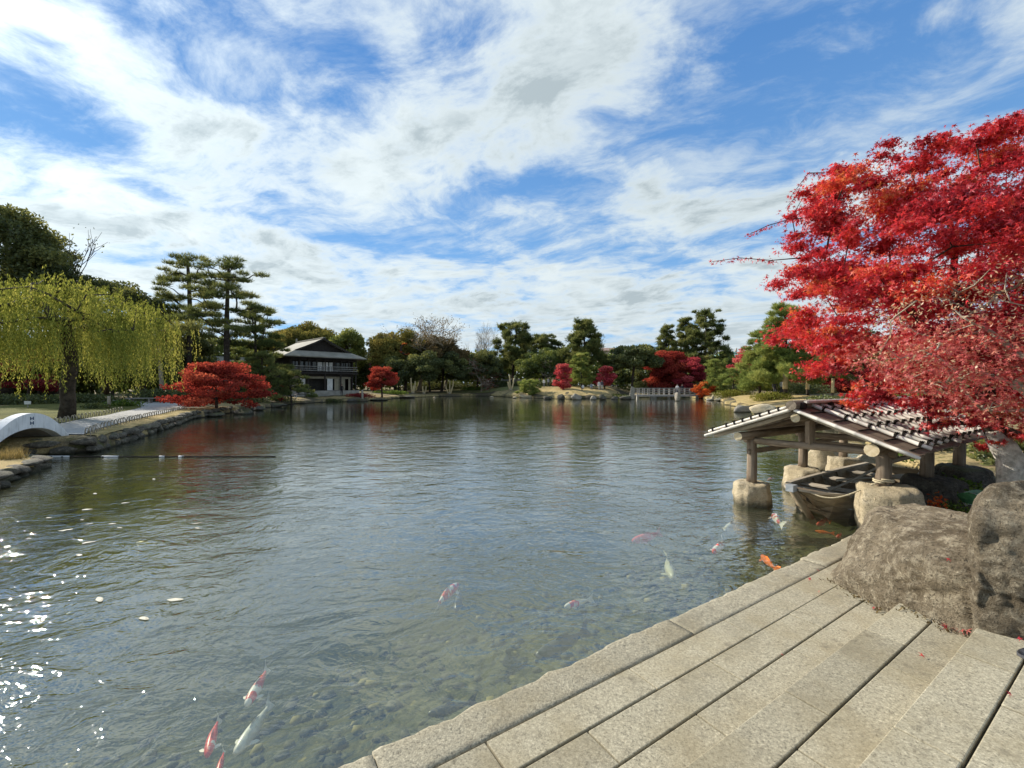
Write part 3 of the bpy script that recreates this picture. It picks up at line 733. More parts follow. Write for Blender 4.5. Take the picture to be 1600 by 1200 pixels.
# ridge: dark bark roll with bamboo on top
bar('ridge_roll', BH(-.62, ridge_s, ZR + .03), BH(4.45, ridge_s, ZR + .03), .075, M['bark_board'], n=12)
for q, up in ((-.08, .075), (.08, .075)): bamboo('ridge_bamboo', BH(-.35, ridge_s + q, ZR + up), BH(4.4, ridge_s + q, ZR + up), .026)
for k in range(6): bar('ridge_band', BH(-.45 + k * .93, ridge_s - .13, ZR + .02), BH(-.45 + k * .93, ridge_s + .13, ZR + .02), .05, M['tie'], n=8, seg=2)

# ------------------------------------------------------------------ rowing boat under the boathouse roof
boat = thing('wooden_boat', 'weathered flat bottomed wooden boat moored under the boathouse roof', 'boat', (0, 0, 0))
def BT(t, s, z): return BH(t, ridge_s + s, z)
ST = [(-.56, .05, .035, .53, .36), (-.30, .20, .10, .475, .20), (0.0, .36, .22, .44, .05), (.40, .50, .36, .415, -.06), (1.0, .56, .44, .40, -.10), (2.0, .58, .46, .40, -.10), (3.0, .55, .42, .41, -.08), (3.7, .46, .34, .44, 0.0)]
def hull_side(sg, f0, f1, off, name, mat):
    """one strake between fractions f0..f1 of the side height"""
    mb = MB(); A = []; B = []; A2 = []; B2 = []
    for t, hw, bw, zt, zb in ST:
        for lst, f, o in ((A, f0, off), (B, f1, off), (A2, f0, off - .022), (B2, f1, off - .022)):
            w = bw + (hw - bw) * f + o; lst.append(BT(t + (1 - f) * .45 * max(0, (.3 - t)) if t < .3 else t, sg * w, zb + (zt - zb) * f))
    mb.quadstrip(A, B); mb.quadstrip(A2, B2); mb.quadstrip(B, B2); mb.quadstrip(A, A2)
    return mb.build(name, mat, boat)
for sg in (-1, 1):
    hull_side(sg, -.15, .46, 0, 'lower_strake', M['hull']); hull_side(sg, .47, .93, .006, 'upper_strake', M['hull'])
    mb = MB(); L0 = [BT(t, sg * (hw + .028), zt + .012) for t, hw, bw, zt, zb in ST]; L1 = [BT(t, sg * (hw - .045 if hw > .1 else hw - .03), zt + .012) for t, hw, bw, zt, zb in ST]
    L2 = [p - Vector((0, 0, .035)) for p in L0]; L3 = [p - Vector((0, 0, .035)) for p in L1]
    mb.quadstrip(L0, L1); mb.quadstrip(L0, L2); mb.quadstrip(L1, L3); mb.quadstrip(L2, L3); mb.build('gunwale', M['wood_grey'], boat)
mb = MB(); mb.quadstrip([BT(t + (.25 if t < .1 else 0), -bw - .02, zb - .02) for t, hw, bw, zt, zb in ST], [BT(t + (.25 if t < .1 else 0), bw + .02, zb - .02) for t, hw, bw, zt, zb in ST]); mb.build('bottom', M['hull'], boat)
mb = MB(); mb.quadstrip([BT(t, -bw - .03, zb + .09) for t, hw, bw, zt, zb in ST[2:]], [BT(t, bw + .03, zb + .09) for t, hw, bw, zt, zb in ST[2:]]); mb.build('floor_board', M['hull'], boat)
bar('stem', BT(-.62, 0, .56), BT(.12, 0, -.10), .055, M['hull'], boat, n=6, r2=.05, seg=2)
beam_box('stem_cap', BT(-.67, 0, .545), BT(-.54, 0, .545), .11, .10, mat_plain('grey metal stem cap', (.20, .22, .23), (.28, .30, .31), 9, .6, .002), boat)
mb = MB(); A = [BT(-.50, -.06, .525), BT(-.28, -.20, .487), BT(-.12, -.29, .470)]; B = [BT(-.50, .06, .525), BT(-.28, .20, .487), BT(-.12, .29, .470)]
mb.quadstrip(A, B); mb.quadstrip([a - Vector((0, 0, .03)) for a in A], [b - Vector((0, 0, .03)) for b in B]); mb.quadstrip([A[-1], B[-1]], [A[-1] - Vector((0, 0, .03)), B[-1] - Vector((0, 0, .03))]); mb.build('bow_deck', M['wood'], boat)
for t, w, z, d in ((.30, .93, .385, .10), (.95, 1.06, .33, .20), (1.9, 1.08, .33, .24), (2.9, 1.02, .34, .24)):
    beam_box('thwart', BT(t, -w / 2, z), BT(t, w / 2, z), d, .03, M['wood_grey'], boat)
for t in (.62, 1.4, 2.4): 
    for sg in (-1, 1): beam_box('rib', BT(t, sg * .40, 0.0), BT(t, sg * .53, .38), .05, .03, M['hull'], boat)
beam_box('transom', BT(3.72, -.44, .20), BT(3.72, .44, .20), .03, .46, M['hull'], boat)
tag(bar('boat_pole', BT(.55, .05, .36), BT(1.95, .55, .86), .022, M['wood_grey'], None, n=7, wob=.006), 'round wooden pole leaning across the moored boat', 'pole')
tag(bar('oar', BT(1.25, -.10, .42), BT(2.6, .46, .46), .025, M['wood_grey'], None, n=7), 'grey oar lying across the seats of the moored boat', 'oar')
mb = MB(); p0, p1 = BT(-.38, .13, .49), BH(-.10, 1.80, .735)
pts = []
for i in range(15):
    f = i / 14; p = p0.lerp(p1, f); p.z -= .16 * math.sin(math.pi * f) * (1 - .3 * f); p += U * (-.10 * math.sin(math.pi * f)); pts.append(p)
for i in range(22):
    a = i * .62 + 2.6; pts.append(BH(.0 + .112 * math.cos(a), 1.84 + .112 * math.sin(a), .735 + .0025 * i))
mb.tube(pts, .011, 6); tag(mb.build('mooring_rope', M['rope'], None, True), 'pale rope tying the boat bow to the front post', 'rope')

# ------------------------------------------------------------------ plants
def rdir(n):
    v = RNG.normal(size=(n, 3)); return v / np.linalg.norm(v, axis=1)[:, None]
def leaf_quads(C, size, up=.5, elong=1.9, jitter=.35):
    """one diamond per point, facing mostly a random way with an upward bias"""
    n = len(C); nrm = rdir(n); nrm[:, 2] = nrm[:, 2] * (1 - up) + up; nrm /= np.linalg.norm(nrm, axis=1)[:, None]
    t = np.cross(nrm, rdir(n)); t /= np.linalg.norm(t, axis=1)[:, None] + 1e-9; b = np.cross(nrm, t)
    s = size * (1 + jitter * RNG.uniform(-1, 1, n))[:, None]
    V = np.stack([C - t * s * .5, C + b * s * .5 / elong, C + t * s * .5, C - b * s * .5 / elong], 1).reshape(-1, 3)
    return V, np.arange(4 * n).reshape(n, 4)
def star_leaves(C, size, up=.35, out=None):
    """five pointed lobes to a leaf, hanging a little"""
    n = len(C); nrm = rdir(n); nrm[:, 2] = np.abs(nrm[:, 2]) * (1 - up) + up
    if out is not None: nrm += out * .5
    nrm /= np.linalg.norm(nrm, axis=1)[:, None]
    t = np.cross(nrm, rdir(n)); t /= np.linalg.norm(t, axis=1)[:, None] + 1e-9; b = np.cross(nrm, t)
    s = size * (1 + .35 * RNG.uniform(-1, 1, n))[:, None]
    Vs = []
    for k, (a, L) in enumerate([(-2.05, .62), (-.95, .92), (0, 1.0), (.95, .92), (2.05, .62)]):
        a = a + RNG.uniform(-.12, .12, n)[:, None]
        d = t * np.cos(a) + b * np.sin(a); e = -t * np.sin(a) + b * np.cos(a)
        L = L * s * .55
        droop = -nrm * L * RNG.uniform(.05, .45, n)[:, None]
        Vs += [C + e * s * .085 - d * s * .03, C + d * L + droop, C - e * s * .085 - d * s * .03]
    V = np.stack(Vs, 1).reshape(-1, 3)
    return V, np.arange(15 * n).reshape(n * 5, 3)
def needle_fans(C, size, width, axis=None, k=4, spread=.75):
    """k narrow needles from each point, fanned round an upward or outward axis"""
    n = len(C); 
    if axis is None: axis = np.tile(np.array([[0, 0, 1.0]]), (n, 1))
    Vs = []
    for i in range(k):
        d = axis + rdir(n) * spread; d /= np.linalg.norm(d, axis=1)[:, None]
        e = np.cross(d, rdir(n)); e /= np.linalg.norm(e, axis=1)[:, None] + 1e-9
        L = size * (1 + .35 * RNG.uniform(-1, 1, n))[:, None]
        Vs += [C - e * width * .5, C + e * width * .5, C + d * L]
    V = np.stack(Vs, 1).reshape(-1, 3)
    return V, np.arange(3 * n * k).reshape(n * k, 3)

def pads_points(pads, per_vol, shell=.55, minn=20, soft=0.0):
    """points in ellipsoids (cx,cy,cz,rx,ry,rz): more towards the upper skin; returns points, pad index"""
    Cs, idx = [], []
    for i, (c, r) in enumerate(pads):
        n = max(minn, int(per_vol * (r[0] * r[1] + r[0] * r[2] + r[1] * r[2])))
        d = rdir(n); q = RNG.uniform(0, 1, n) ** shell if not soft else np.minimum(np.abs(RNG.normal(0, soft, n)) + .1, 1.6)
        Cs.append(np.array(c) + d * q[:, None] * np.array(r)); idx.append(np.full(n, i))
    return np.concatenate(Cs), np.concatenate(idx)
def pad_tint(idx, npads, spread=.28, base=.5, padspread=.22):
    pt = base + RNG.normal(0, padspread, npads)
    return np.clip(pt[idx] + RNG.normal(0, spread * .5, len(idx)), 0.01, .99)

def grow(trunk, targets, r_tip, r_base, sway=.08, reuse=.85, nside=6, ex=.55):
    """trunk polyline plus limbs that reach every target; returns an MB"""
    nodes = [Vector(p) for p in trunk]; parent = [-1] + list(range(len(nodes) - 1)); ntr = len(nodes)
    start = max(1, int(ntr * .35)); root = nodes[0]
    top = nodes[ntr - 1]
    for T in sorted([Vector(t) for t in targets], key=lambda p: min((p - n).length for n in nodes[start:ntr])):
        best = None
        for i in range(start, len(nodes)):
            d = (T - nodes[i]).length
            rise = T.z - nodes[i].z
            cost = d + (0 if rise > -.15 * d else (-.15 * d - rise) * 1.0) + (0 if i < ntr else d * .1)
            if best is None or cost < best[0]: best = (cost, i, d)
        i, d = best[1], best[2]
        a = nodes[i]; nseg = max(1, min(4, int(d / max(.25, r_base * 5)) + 1)); last = i
        for k in range(1, nseg + 1):
            f = k / nseg; p = a.lerp(T, f) + Vector((random.gauss(0, 1), random.gauss(0, 1), random.gauss(0, .6))) * sway * d * math.sin(math.pi * f) + Vector((0, 0, .10 * d * math.sin(math.pi * f)))
            nodes.append(p); parent.append(last); last = len(nodes) - 1
    cnt = [0] * len(nodes); child = [[] for _ in nodes]
    for i, p in enumerate(parent):
        if p >= 0: child[p].append(i)
    for i in range(len(nodes) - 1, -1, -1):
        cnt[i] = (1 if not child[i] else 0) + sum(cnt[c] for c in child[i] if c > i)
    tot = max(cnt[0], 1)
    rad = [max(r_tip, r_tip + (r_base - r_tip) * (c / tot) ** ex) for c in cnt]
    for i in range(ntr): rad[i] = max(rad[i], r_base * (1 - .55 * i / max(1, ntr - 1)) if len(targets) else r_base)
    rad[0] *= 1.22
    mb = MB()
    mb.tube(nodes[:ntr], rad[:ntr], max(nside, 8))
    done = set(range(ntr))
    for i in range(ntr, len(nodes)):
        if i in done: continue
        chain = [parent[i], i]; done.add(i); j = i
        while True:
            nx = [c for c in child[j] if c not in done]
            if not nx: break
            j = max(nx, key=lambda c: cnt[c]); chain.append(j); done.add(j)
        rr = [rad[c] for c in chain]; rr[0] = rr[1]; rr[-1] *= .35; rr[-2] *= .8 if len(rr) > 2 else 1
        mb.tube([nodes[c] for c in chain], rr, nside if rr[0] > .03 else 4, False)
    return mb

def make_tree(name, label, base, trunk, pads, leafmat, bark, r_base, r_tip=.012, style='leaf', leaf=.2, dens=60, up=.4, group=None, cat='tree', shell=.45, padspread=.22, base_t=.5, targets=None, elong=1.9, sway=.08, k=4, width=.03, tint_h=0.0, limb_every=1):
    """trunk and pads in metres from the base"""
    root = thing(name, label, cat, base, 0, group)
    tg = targets if targets is not None else [c for c, r in pads][::limb_every]
    grow(trunk, tg, r_tip, r_base, sway).build('trunk', M[bark], root, True)
    if style != 'star': dens *= 1.9 if name != 'maple_tree' else 1.5
    C, idx = pads_points(pads, dens, shell, 20, .56 if style == 'needle' and base[1] > 58 else 0.0)
    tint = pad_tint(idx, len(pads), .3, base_t, padspread)
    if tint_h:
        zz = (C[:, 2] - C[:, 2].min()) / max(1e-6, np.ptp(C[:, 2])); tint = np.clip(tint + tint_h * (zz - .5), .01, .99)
    if style == 'leaf': V, Fc = leaf_quads(C, leaf, up, elong); tt = tint
    elif style == 'star':
        V, Fc = star_leaves(C, leaf, up); tt = np.repeat(tint, 5)
    else:
        ctr = np.array([p[0] for p in pads])[idx]; ax = C - ctr; ax[:, 2] = np.abs(ax[:, 2]); ax /= np.linalg.norm(ax, axis=1)[:, None] + 1e-6; ax[:, 2] += .9
        ax /= np.linalg.norm(ax, axis=1)[:, None]
        V, Fc = needle_fans(C, leaf, width, ax, k); tt = np.tile(tint, (k, 1)).T.ravel()
    link('crown', np_mesh('crown', V, Fc, M[leafmat], tt), root)
    return root

def bez_trunk(h, lean=(0, 0), wob=.06, n=7):
    ph = random.uniform(0, 6)
    return [(lean[0] * (i / n) ** 1.2 + wob * h * .3 * math.sin(ph + 3.3 * i / n) * (i > 0) - 0, lean[1] * i / n + wob * h * .25 * math.cos(ph * 2 + 2.7 * i / n) * (i > 0), h * i / n) for i in range(n + 1)]

def round_pads(cz, rx, ry, rz, n, pr, seed=0, flat=.7, low=-.55):
    """clumps scattered through the skin of a big ellipsoid"""
    rnd = random.Random(seed); out = []
    for _ in range(n):
        while True:
            v = Vector((rnd.gauss(0, 1), rnd.gauss(0, 1), rnd.gauss(0, 1))).normalized()
            if v.z > low: break
        q = rnd.uniform(.45, 1.0) ** .7; r = pr * rnd.uniform(.6, 1.35)
        out.append(((v.x * rx * q, v.y * ry * q, cz + v.z * rz * q), (r, r, r * flat)))
    return out
def pine_pads(h, w, n, z0=.35, seed=0, flat=.24, cone=.75, pr=.26, lean=(0, 0)):
    """layered cloud pads on whorls of branches"""
    rnd = random.Random(seed); out = []
    for i in range(n):
        f = (i + .5) / n; z = h * (z0 + (1 - z0) * f) * rnd.uniform(.97, 1.02)
        wf = (1 - cone * f ** 1.4) * w
        a = i * 2.4 + rnd.uniform(-.5, .5); q = wf * rnd.uniform(.35, 1.0)
        r = max(.35, w * pr * rnd.uniform(.7, 1.3) * (1 - .4 * f))
        k = (z / h) ** 1.2
        out.append(((lean[0] * k + q * math.cos(a), lean[1] * k + q * math.sin(a), z - .05 * q), (r, r, r * flat * rnd.uniform(.8, 1.3))))
    out.append(((lean[0], lean[1], h - .3), (w * .22, w * .22, h * .045)))
    return out

def at(px, Y, dz=-.08):
    x = (px - CX) / F * Y; return Vector((x, Y, ground_z(x, Y) + dz))
def hgt(ytop, Y, zb): return H + (HOR - ytop) * Y / F - zb
def m_of(pxw, Y): return pxw * Y / F

def broadleaf(name, label, px, Y, ytop, wpx, leafmat, seed, n=60, leaf=.26, dens=46, trunk_f=.25, flat=.7, pr=.22, bark='bark', group=None, base_t=.5, up=.4, low=-.6, depth=1.0, cat='tree', tint_h=.15, zlow=None):
    b = at(px, Y); h = hgt(ytop, Y, b.z); rx = m_of(wpx, Y) / 2; ry = rx * depth
    z0 = h * trunk_f if zlow is None else zlow
    rz = (h - z0) / 2; cz = z0 + rz
    pads = round_pads(cz, rx * .84, ry * .84, rz * .86, n, min(rx, rz * 1.2) * pr * 1.35, seed, flat, low)
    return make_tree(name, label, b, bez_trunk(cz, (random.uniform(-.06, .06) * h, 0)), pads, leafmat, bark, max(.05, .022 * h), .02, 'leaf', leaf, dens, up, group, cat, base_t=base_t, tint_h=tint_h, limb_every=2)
def pine(label, px, Y, ytop, wpx, seed, leafmat='lf_pine', n=26, z0=.4, cone=.7, lean=0.0, leaf=.34, dens=60, group=None, wrap=None, flat=.24, pr=.26, width=.045, name='pine_tree', k=5):
    b = at(px, Y); h = hgt(ytop, Y, b.z); w = m_of(wpx, Y) / 2; ln = (lean * h, 0)
    pads = pine_pads(h, w, int(n * (2.6 if Y > 60 else 1.6)), z0, seed, min(.9, flat * 1.25), cone, pr * (.66 if Y > 60 else .9), ln)
    t = make_tree(name, label, b, bez_trunk(h * .97, ln, .05, 9), pads, leafmat, 'bark', max(.06, .019 * h), .018, 'needle', leaf, dens, .4, group, shell=.5, k=k, width=width, tint_h=.1)
    if wrap:
        mb = MB(); tr = [c for c in t.children if c.name.startswith('trunk')][0]
        z0_, z1_ = wrap; pts = bez_like(t, z0_, z1_)
        mb.tube(pts, [max(.06, .019 * h) * 1.35] * len(pts), 10); mb.build('straw_wrap', M['straw'], t, True)
    return t
def bez_like(t, z0, z1):
    """centre line of the tree's trunk between two heights"""
    tr = [c for c in t.children if c.name.split('.')[0] == 'trunk'][0]
    co = np.array([v.co for v in tr.data.vertices[:80]])
    rings = co[: (len(co) // 8) * 8].reshape(-1, 8, 3).mean(1)
    out = []
    for z in np.linspace(z0, z1, 5):
        j = int(np.clip(np.searchsorted(rings[:, 2], z), 1, len(rings) - 1)); a, b = rings[j - 1], rings[j]
        f = (z - a[2]) / max(1e-6, b[2] - a[2]); out.append(tuple(a + (b - a) * f))
    return out
def bare_tree(label, px, Y, ytop, wpx, seed, levels=5, group=None, bark='bark_pale', spread=.62, leafy=None, name='bare_tree', nstem=1, r0=None):
    b = at(px, Y); h = hgt(ytop, Y, b.z); rnd = random.Random(seed); w = m_of(wpx, Y) / 2
    root = thing(name, label, 'tree', b, 0, group); mb = MB(); tips = []
    r0 = r0 or .022 * h
    def br(p, d, L, r, lv):
        q = p; pts = [p]; dd = d.copy()
        for k in range(3):
            dd = (dd + Vector((rnd.gauss(0, .12), rnd.gauss(0, .12), rnd.gauss(.04, .08)))).normalized(); q = q + dd * L / 3; pts.append(q)
        mb.tube(pts, [r, r * .85, r * .72, r * .6], 6 if lv == levels else 3, False)
        if lv == 0: tips.append(q); return
        for k in range(rnd.choice((2, 3, 3)) if lv > 1 else 4):
            nd = (dd + Vector((rnd.gauss(0, spread), rnd.gauss(0, spread), rnd.gauss(.08, spread * .6)))).normalized()
            br(pts[-1] if k < 2 else pts[rnd.choice((1, 2))], nd, L * rnd.uniform(.62, .88), max(.022, r * .62), lv - 1)
    for s in range(nstem):
        br(Vector((rnd.uniform(-.3, .3) * (nstem > 1), rnd.uniform(-.3, .3) * (nstem > 1), 0)), Vector((rnd.gauss(0, .25) * (nstem > 1), rnd.gauss(0, .2) * (nstem > 1), 1)).normalized(), h * .30, r0, levels)
    V = np.concatenate(mb.v); sx = w / max(.1, np.percentile(np.abs(V[:, 0]), 98)); sz = h / V[:, 2].max()
    mb.v = [V * np.array([sx, sx, sz])]
    mb.build('trunk', M[bark], root, True)
    if leafy:
        C = np.array([tuple(p) for p in tips]) * np.array([sx, sx, sz]); C = np.repeat(C, leafy[2], 0) + RNG.normal(0, .35, (len(C) * leafy[2], 3))
        V, Fc = leaf_quads(C, leafy[1], .3); link('crown', np_mesh('crown', V, Fc, M[leafy[0]], RNG.uniform(0, 1, len(C))), root)
    return root
def maple(label, px, Y, ytop, wpx, seed, leafmat, zlow=.1, n=42, leaf=.17, dens=110, group=None, base_t=.5, flat=.34, depth=.9, name='maple_tree', tint_h=.25, pr=.30, xoff=0.0, ybase=None):
    b = at(px, Y); h = hgt(ytop, Y, b.z); rx = m_of(wpx, Y) / 2
    z0 = h * zlow; rnd = random.Random(seed); pads = []
    for i in range(n):
        f = rnd.random(); z = z0 + (h - z0) * f; prof_ = math.sin(math.pi * min(1, .28 + .66 * f)) ** .7
        a = rnd.uniform(0, 6.283); q = rx * prof_ * rnd.uniform(.25, .92) ; r = rx * pr * rnd.uniform(.6, 1.25)
        pads.append(((xoff * rx + q * math.cos(a), q * depth * math.sin(a), z), (r, r, r * flat)))
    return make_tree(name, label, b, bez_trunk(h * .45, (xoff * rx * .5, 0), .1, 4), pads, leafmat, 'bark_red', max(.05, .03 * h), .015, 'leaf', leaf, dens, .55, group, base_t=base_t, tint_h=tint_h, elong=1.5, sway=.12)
def shrub(label, c, size, leafmat, seed, leaf=.10, dens=420, group=None, name='shrub', cat='shrub', stem=True):
    root = thing(name, label, cat, c, 0, group); rnd = random.Random(seed)
    pads = []
    for i in range(16):
        a = rnd.uniform(0, 6.28); q = math.sqrt(rnd.random()) * .75
        pads.append(((size[0] * q * math.cos(a), size[1] * q * math.sin(a), size[2] * .45 * (1.1 - q * q)), (size[0] * .42, size[1] * .42, size[2] * .5)))
    mb = MB()
    for k in range(6):
        a = rnd.uniform(0, 6.28); mb.tube([(0.1 * math.cos(a), .1 * math.sin(a), -.1), (size[0] * .5 * math.cos(a), size[1] * .5 * math.sin(a), size[2] * .5)], [.03, .012], 5)
    mb.build('stem', M['bark'], root, True)
    C, idx = pads_points(pads, dens / 3, .35); V, Fc = leaf_quads(C, leaf, .5); link('foliage', np_mesh('foliage', V, Fc, M[leafmat], pad_tint(idx, len(pads))), root)
    return root

# ---- far left bank
GB = 'trees behind the left bank'
t = broadleaf('evergreen_tree', 'huge dark evergreen tree towering behind the willow at the picture edge', 10, 46, 322, 185, 'lf_dark', 1, 70, .34, 40, .30, .55, .24, group=GB)
broadleaf('evergreen_tree', 'dark evergreen with thin umbrella of twigs beside the huge evergreen', 80, 52, 352, 90, 'lf_dark', 2, 26, .30, 26, .55, .35, .26, group=GB)
bare_tree('sparse twiggy tree top reaching out beside the huge evergreen', 92, 50, 350, 90, 5, 5, GB, 'bark', .55, ('lf_dark', .3, 1))
broadleaf('evergreen_tree', 'dark round topped evergreen showing above the middle of the willow', 165, 50, 424, 110, 'lf_dark', 3, 50, .34, 44, .2, .6, .24, group=GB)
broadleaf('evergreen_tree', 'dark evergreen between the willow and the tall pines', 226, 48, 436, 95, 'lf_dark', 4, 60, .32, 50, .12, .6, .22, group=GB)
broadleaf('evergreen_tree', 'black green evergreen standing right under the leaning twin pines', 282, 52, 500, 95, 'lf_dark', 6, 60, .32, 50, .06, .6, .22, group=GB)
broadleaf('evergreen_tree', 'low dark evergreen filling the gap behind the willow trunk', 60, 40, 520, 170, 'lf_dark', 7, 60, .32, 50, .02, .6, .2, group=GB)
broadleaf('evergreen_tree', 'low dark evergreen behind the willow, next to the red maple', 175, 42, 530, 190, 'lf_dark', 8, 70, .32, 50, .02, .6, .2, group=GB)
broadleaf('evergreen_tree', 'low dark evergreen at the picture edge behind the white bridge', -60, 38, 500, 170, 'lf_dark', 9, 60, .32, 46, .02, .6, .2, group=GB)
maple('rusty red maple half hidden behind the hanging willow branches', 45, 34, 545, 95, 31, 'lf_dullred', .25, 26, .2, 70)
broadleaf('pale_tree', 'thin pale leaved tree at the willow\'s lakeside edge', 252, 40, 492, 70, 'lf_olive', 10, 34, .2, 26, .25, .6, .26, 'bark_pale', base_t=.6)
# tall pines
pine('tall pine with bare lower trunk, upright one behind the leaning pine', 292, 50, 402, 110, 12, n=30, z0=.52, cone=.35, leaf=.46, width=.05, dens=44, pr=.26)
pine('tall dark pine leaning over the red maple with a bare curved trunk', 352, 44, 408, 155, 13, n=30, z0=.42, cone=.45, lean=.03, leaf=.44, width=.05, dens=44, pr=.24)
pine('lower spreading pine behind the big red maple', 400, 50, 480, 100, 14, n=24, z0=.3, cone=.5, leaf=.4, width=.06, dens=60)
broadleaf('olive_tree', 'olive green tree behind the trunk of the leaning pine', 340, 62, 520, 120, 'lf_green', 15, 46, .32, 42, .1, .65, .22)
# niwaki beside the house
pine('clipped dark cloud pine standing against the house', 410, 43, 550, 66, 16, 'lf_pine', 26, .12, .5, 0, .26, 110, flat=.34, pr=.34, width=.045)
pine('small clipped pine with flat cloud pads in front of the house', 455, 46, 578, 62, 17, 'lf_pine', 14, .35, .3, -.05, .24, 120, flat=.28, pr=.36, width=.045)
maple('big scarlet maple spreading low over the left bank', 338, 31.5, 568, 160, 18, 'lf_red', .06, 95, .15, 150, flat=.30, base_t=.5, pr=.22)
maple('small round red maple beside the house terrace', 597, 63, 575, 58, 19, 'lf_red', .34, 44, .2, 130, flat=.45, base_t=.45, tint_h=.55)  # leaf tint darkens downwards, the crown's shaded underside put into colour
maple('tiny red maple glowing in front of the clipped pines', 440, 44.5, 600, 14, 20, 'lf_red', .1, 14, .14, 120)
maple('dull red treetop peeping out behind the house eave', 584, 84, 556, 22, 119, 'lf_dullred', .5, 14, .25, 60)
# behind the house and along the far shore
GF = 'trees along the far shore'
broadleaf('autumn_tree', 'yellow green broad tree rising behind the house ridge', 478, 92, 503, 115, 'lf_olive', 21, 70, .42, 40, .2, .7, .22, group=GF, base_t=.4)
broadleaf('autumn_tree', 'green olive tree behind the house gable', 545, 88, 508, 62, 'lf_green', 22, 46, .4, 40, .15, .75, .24, group=GF, base_t=.75)
broadleaf('autumn_tree', 'narrow olive tree behind the eaves of the house', 432, 84, 512, 60, 'lf_olive', 23, 40, .4, 36, .2, .75, .24, group=GF, base_t=.3)
broadleaf('autumn_tree', 'yellowing tree just beyond the house with an orange spray', 618, 88, 512, 92, 'lf_olive', 24, 60, .42, 42, .15, .75, .22, group=GF, base_t=.5)
maple('small orange spray of maple among the yellowing trees', 633, 84, 536, 20, 124, 'lf_orange', .6, 10, .3, 70)
bare_tree('tall bare tree above the dark evergreens, the wider of two', 655, 92, 490, 125, 25, 6, GF, 'bark_pale', .6, ('lf_brown', .3, 2))
bare_tree('bare twiggy tree beside the widest bare tree of the far shore', 695, 94, 494, 85, 26, 6, GF, 'bark_pale', .6, ('lf_brown', .3, 2))
broadleaf('evergreen_tree', 'brownish green tree under the bare branches', 690, 90, 522, 120, 'lf_brown', 27, 60, .4, 40, .2, .7, .22, group=GF, base_t=.35)
broadleaf('evergreen_tree', 'dark spreading evergreen in deep shade behind the propped stumps', 672, 86, 545, 150, 'lf_dark', 28, 90, .38, 52, .08, .6, .20, group=GF)
broadleaf('evergreen_tree', 'dark evergreen behind the shaded lawn', 745, 92, 548, 95, 'lf_dark', 29, 60, .4, 50, .05, .6, .22, group=GF)
broadleaf('evergreen_tree', 'dark evergreen closing the gap beside the small red maple', 622, 82, 556, 70, 'lf_dark', 30, 46, .36, 52, .04, .6, .22, group=GF)
bare_tree('tall many stemmed bare tree left of the bent pine', 762, 96, 500, 72, 32, 6, GF, 'bark_pale', .5, None, nstem=3)
pine('dark bent pine with two tops beyond the lawn', 802, 98, 506, 74, 33, 'lf_pine', 30, .3, .35, .04, .6, 36, GF, flat=.5, pr=.34, width=.10)
pine('flat topped pine behind the round evergreen', 850, 104, 524, 52, 34, 'lf_pine', 16, .72, .3, 0, .6, 40, GF, flat=.3, pr=.4, width=.10)
broadleaf('camphor_tree', 'round sunlit dark green tree behind the group of visitors', 848, 90, 543, 86, 'lf_green', 35, 80, .36, 52, .08, .65, .22, group=GF, base_t=.4)
bare_tree('low greyish leafless cherry in front of the dark evergreens', 752, 87, 560, 66, 36, 6, GF, 'bark_pale', .75, ('lf_dullred', .2, 1), r0=.12)
bare_tree('grey bare bush between the round tree and the rose red maple', 868, 86, 562, 42, 136, 5, GF, 'bark_pale', .7, None, r0=.1)
pine('tall upright pine behind the two rose red maples', 914, 86, 502, 84, 37, 'lf_pine', 34, .35, .72, 0, .55, 44, GF, flat=.5, pr=.3, width=.09)
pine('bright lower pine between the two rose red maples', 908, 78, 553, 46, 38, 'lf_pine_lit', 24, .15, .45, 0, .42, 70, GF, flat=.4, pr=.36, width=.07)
maple('tall rose red maple at the water beside the visitors', 880, 73, 570, 34, 39, 'lf_pink', .08, 36, .24, 110, GF, flat=.6, pr=.36)
maple('small rounded rose red maple behind the standing visitors', 945, 76, 574, 37, 40, 'lf_pink', .22, 34, .24, 110, GF, flat=.5, pr=.34, base_t=.6)
broadleaf('evergreen_tree', 'wide dark green tree with a visible forked trunk by the timber bridge', 988, 82, 533, 92, 'lf_dark', 41, 70, .36, 54, .3, .5, .22, group=GF, base_t=.62, depth=.8)
broadleaf('evergreen_tree', 'dark evergreen hedge tree in shadow behind the timber bridge', 1010, 96, 566, 120, 'lf_dark', 141, 60, .36, 54, .0, .6, .2, group=GF)
pine('slim pine, first of the three pines above the crimson maples', 1042, 92, 510, 50, 42, 'lf_pine', 24, .3, .7, 0, .55, 50, GF, flat=.5, pr=.36, width=.09)
pine('middle one of the three pines above the crimson maples', 1071, 94, 499, 54, 43, 'lf_pine', 26, .3, .7, 0, .55, 50, GF, flat=.5, pr=.34, width=.09)
pine('tallest and widest of the three pines above the crimson maples', 1102, 90, 487, 82, 44, 'lf_pine', 34, .28, .55, 0, .55, 48, GF, flat=.45, pr=.30, width=.09)
maple('deep crimson maple behind the timber bridge', 1046, 84, 553, 84, 45, 'lf_red', .1, 70, .26, 100, GF, flat=.5, base_t=.5)
maple('purplish red maple beside the deep crimson maple', 1080, 80, 561, 58, 46, 'lf_pink', .12, 50, .25, 100, GF, flat=.5, base_t=.3)
maple('drooping orange maple at the end of the timber bridge', 1100, 66, 598, 40, 47, 'lf_orange', .05, 26, .2, 110, GF, flat=.5)
pine('rounded bright green pine next to the purplish maple', 1118, 66, 562, 42, 48, 'lf_pine_lit', 26, .1, .35, 0, .36, 80, GF, flat=.45, pr=.38, width=.06)
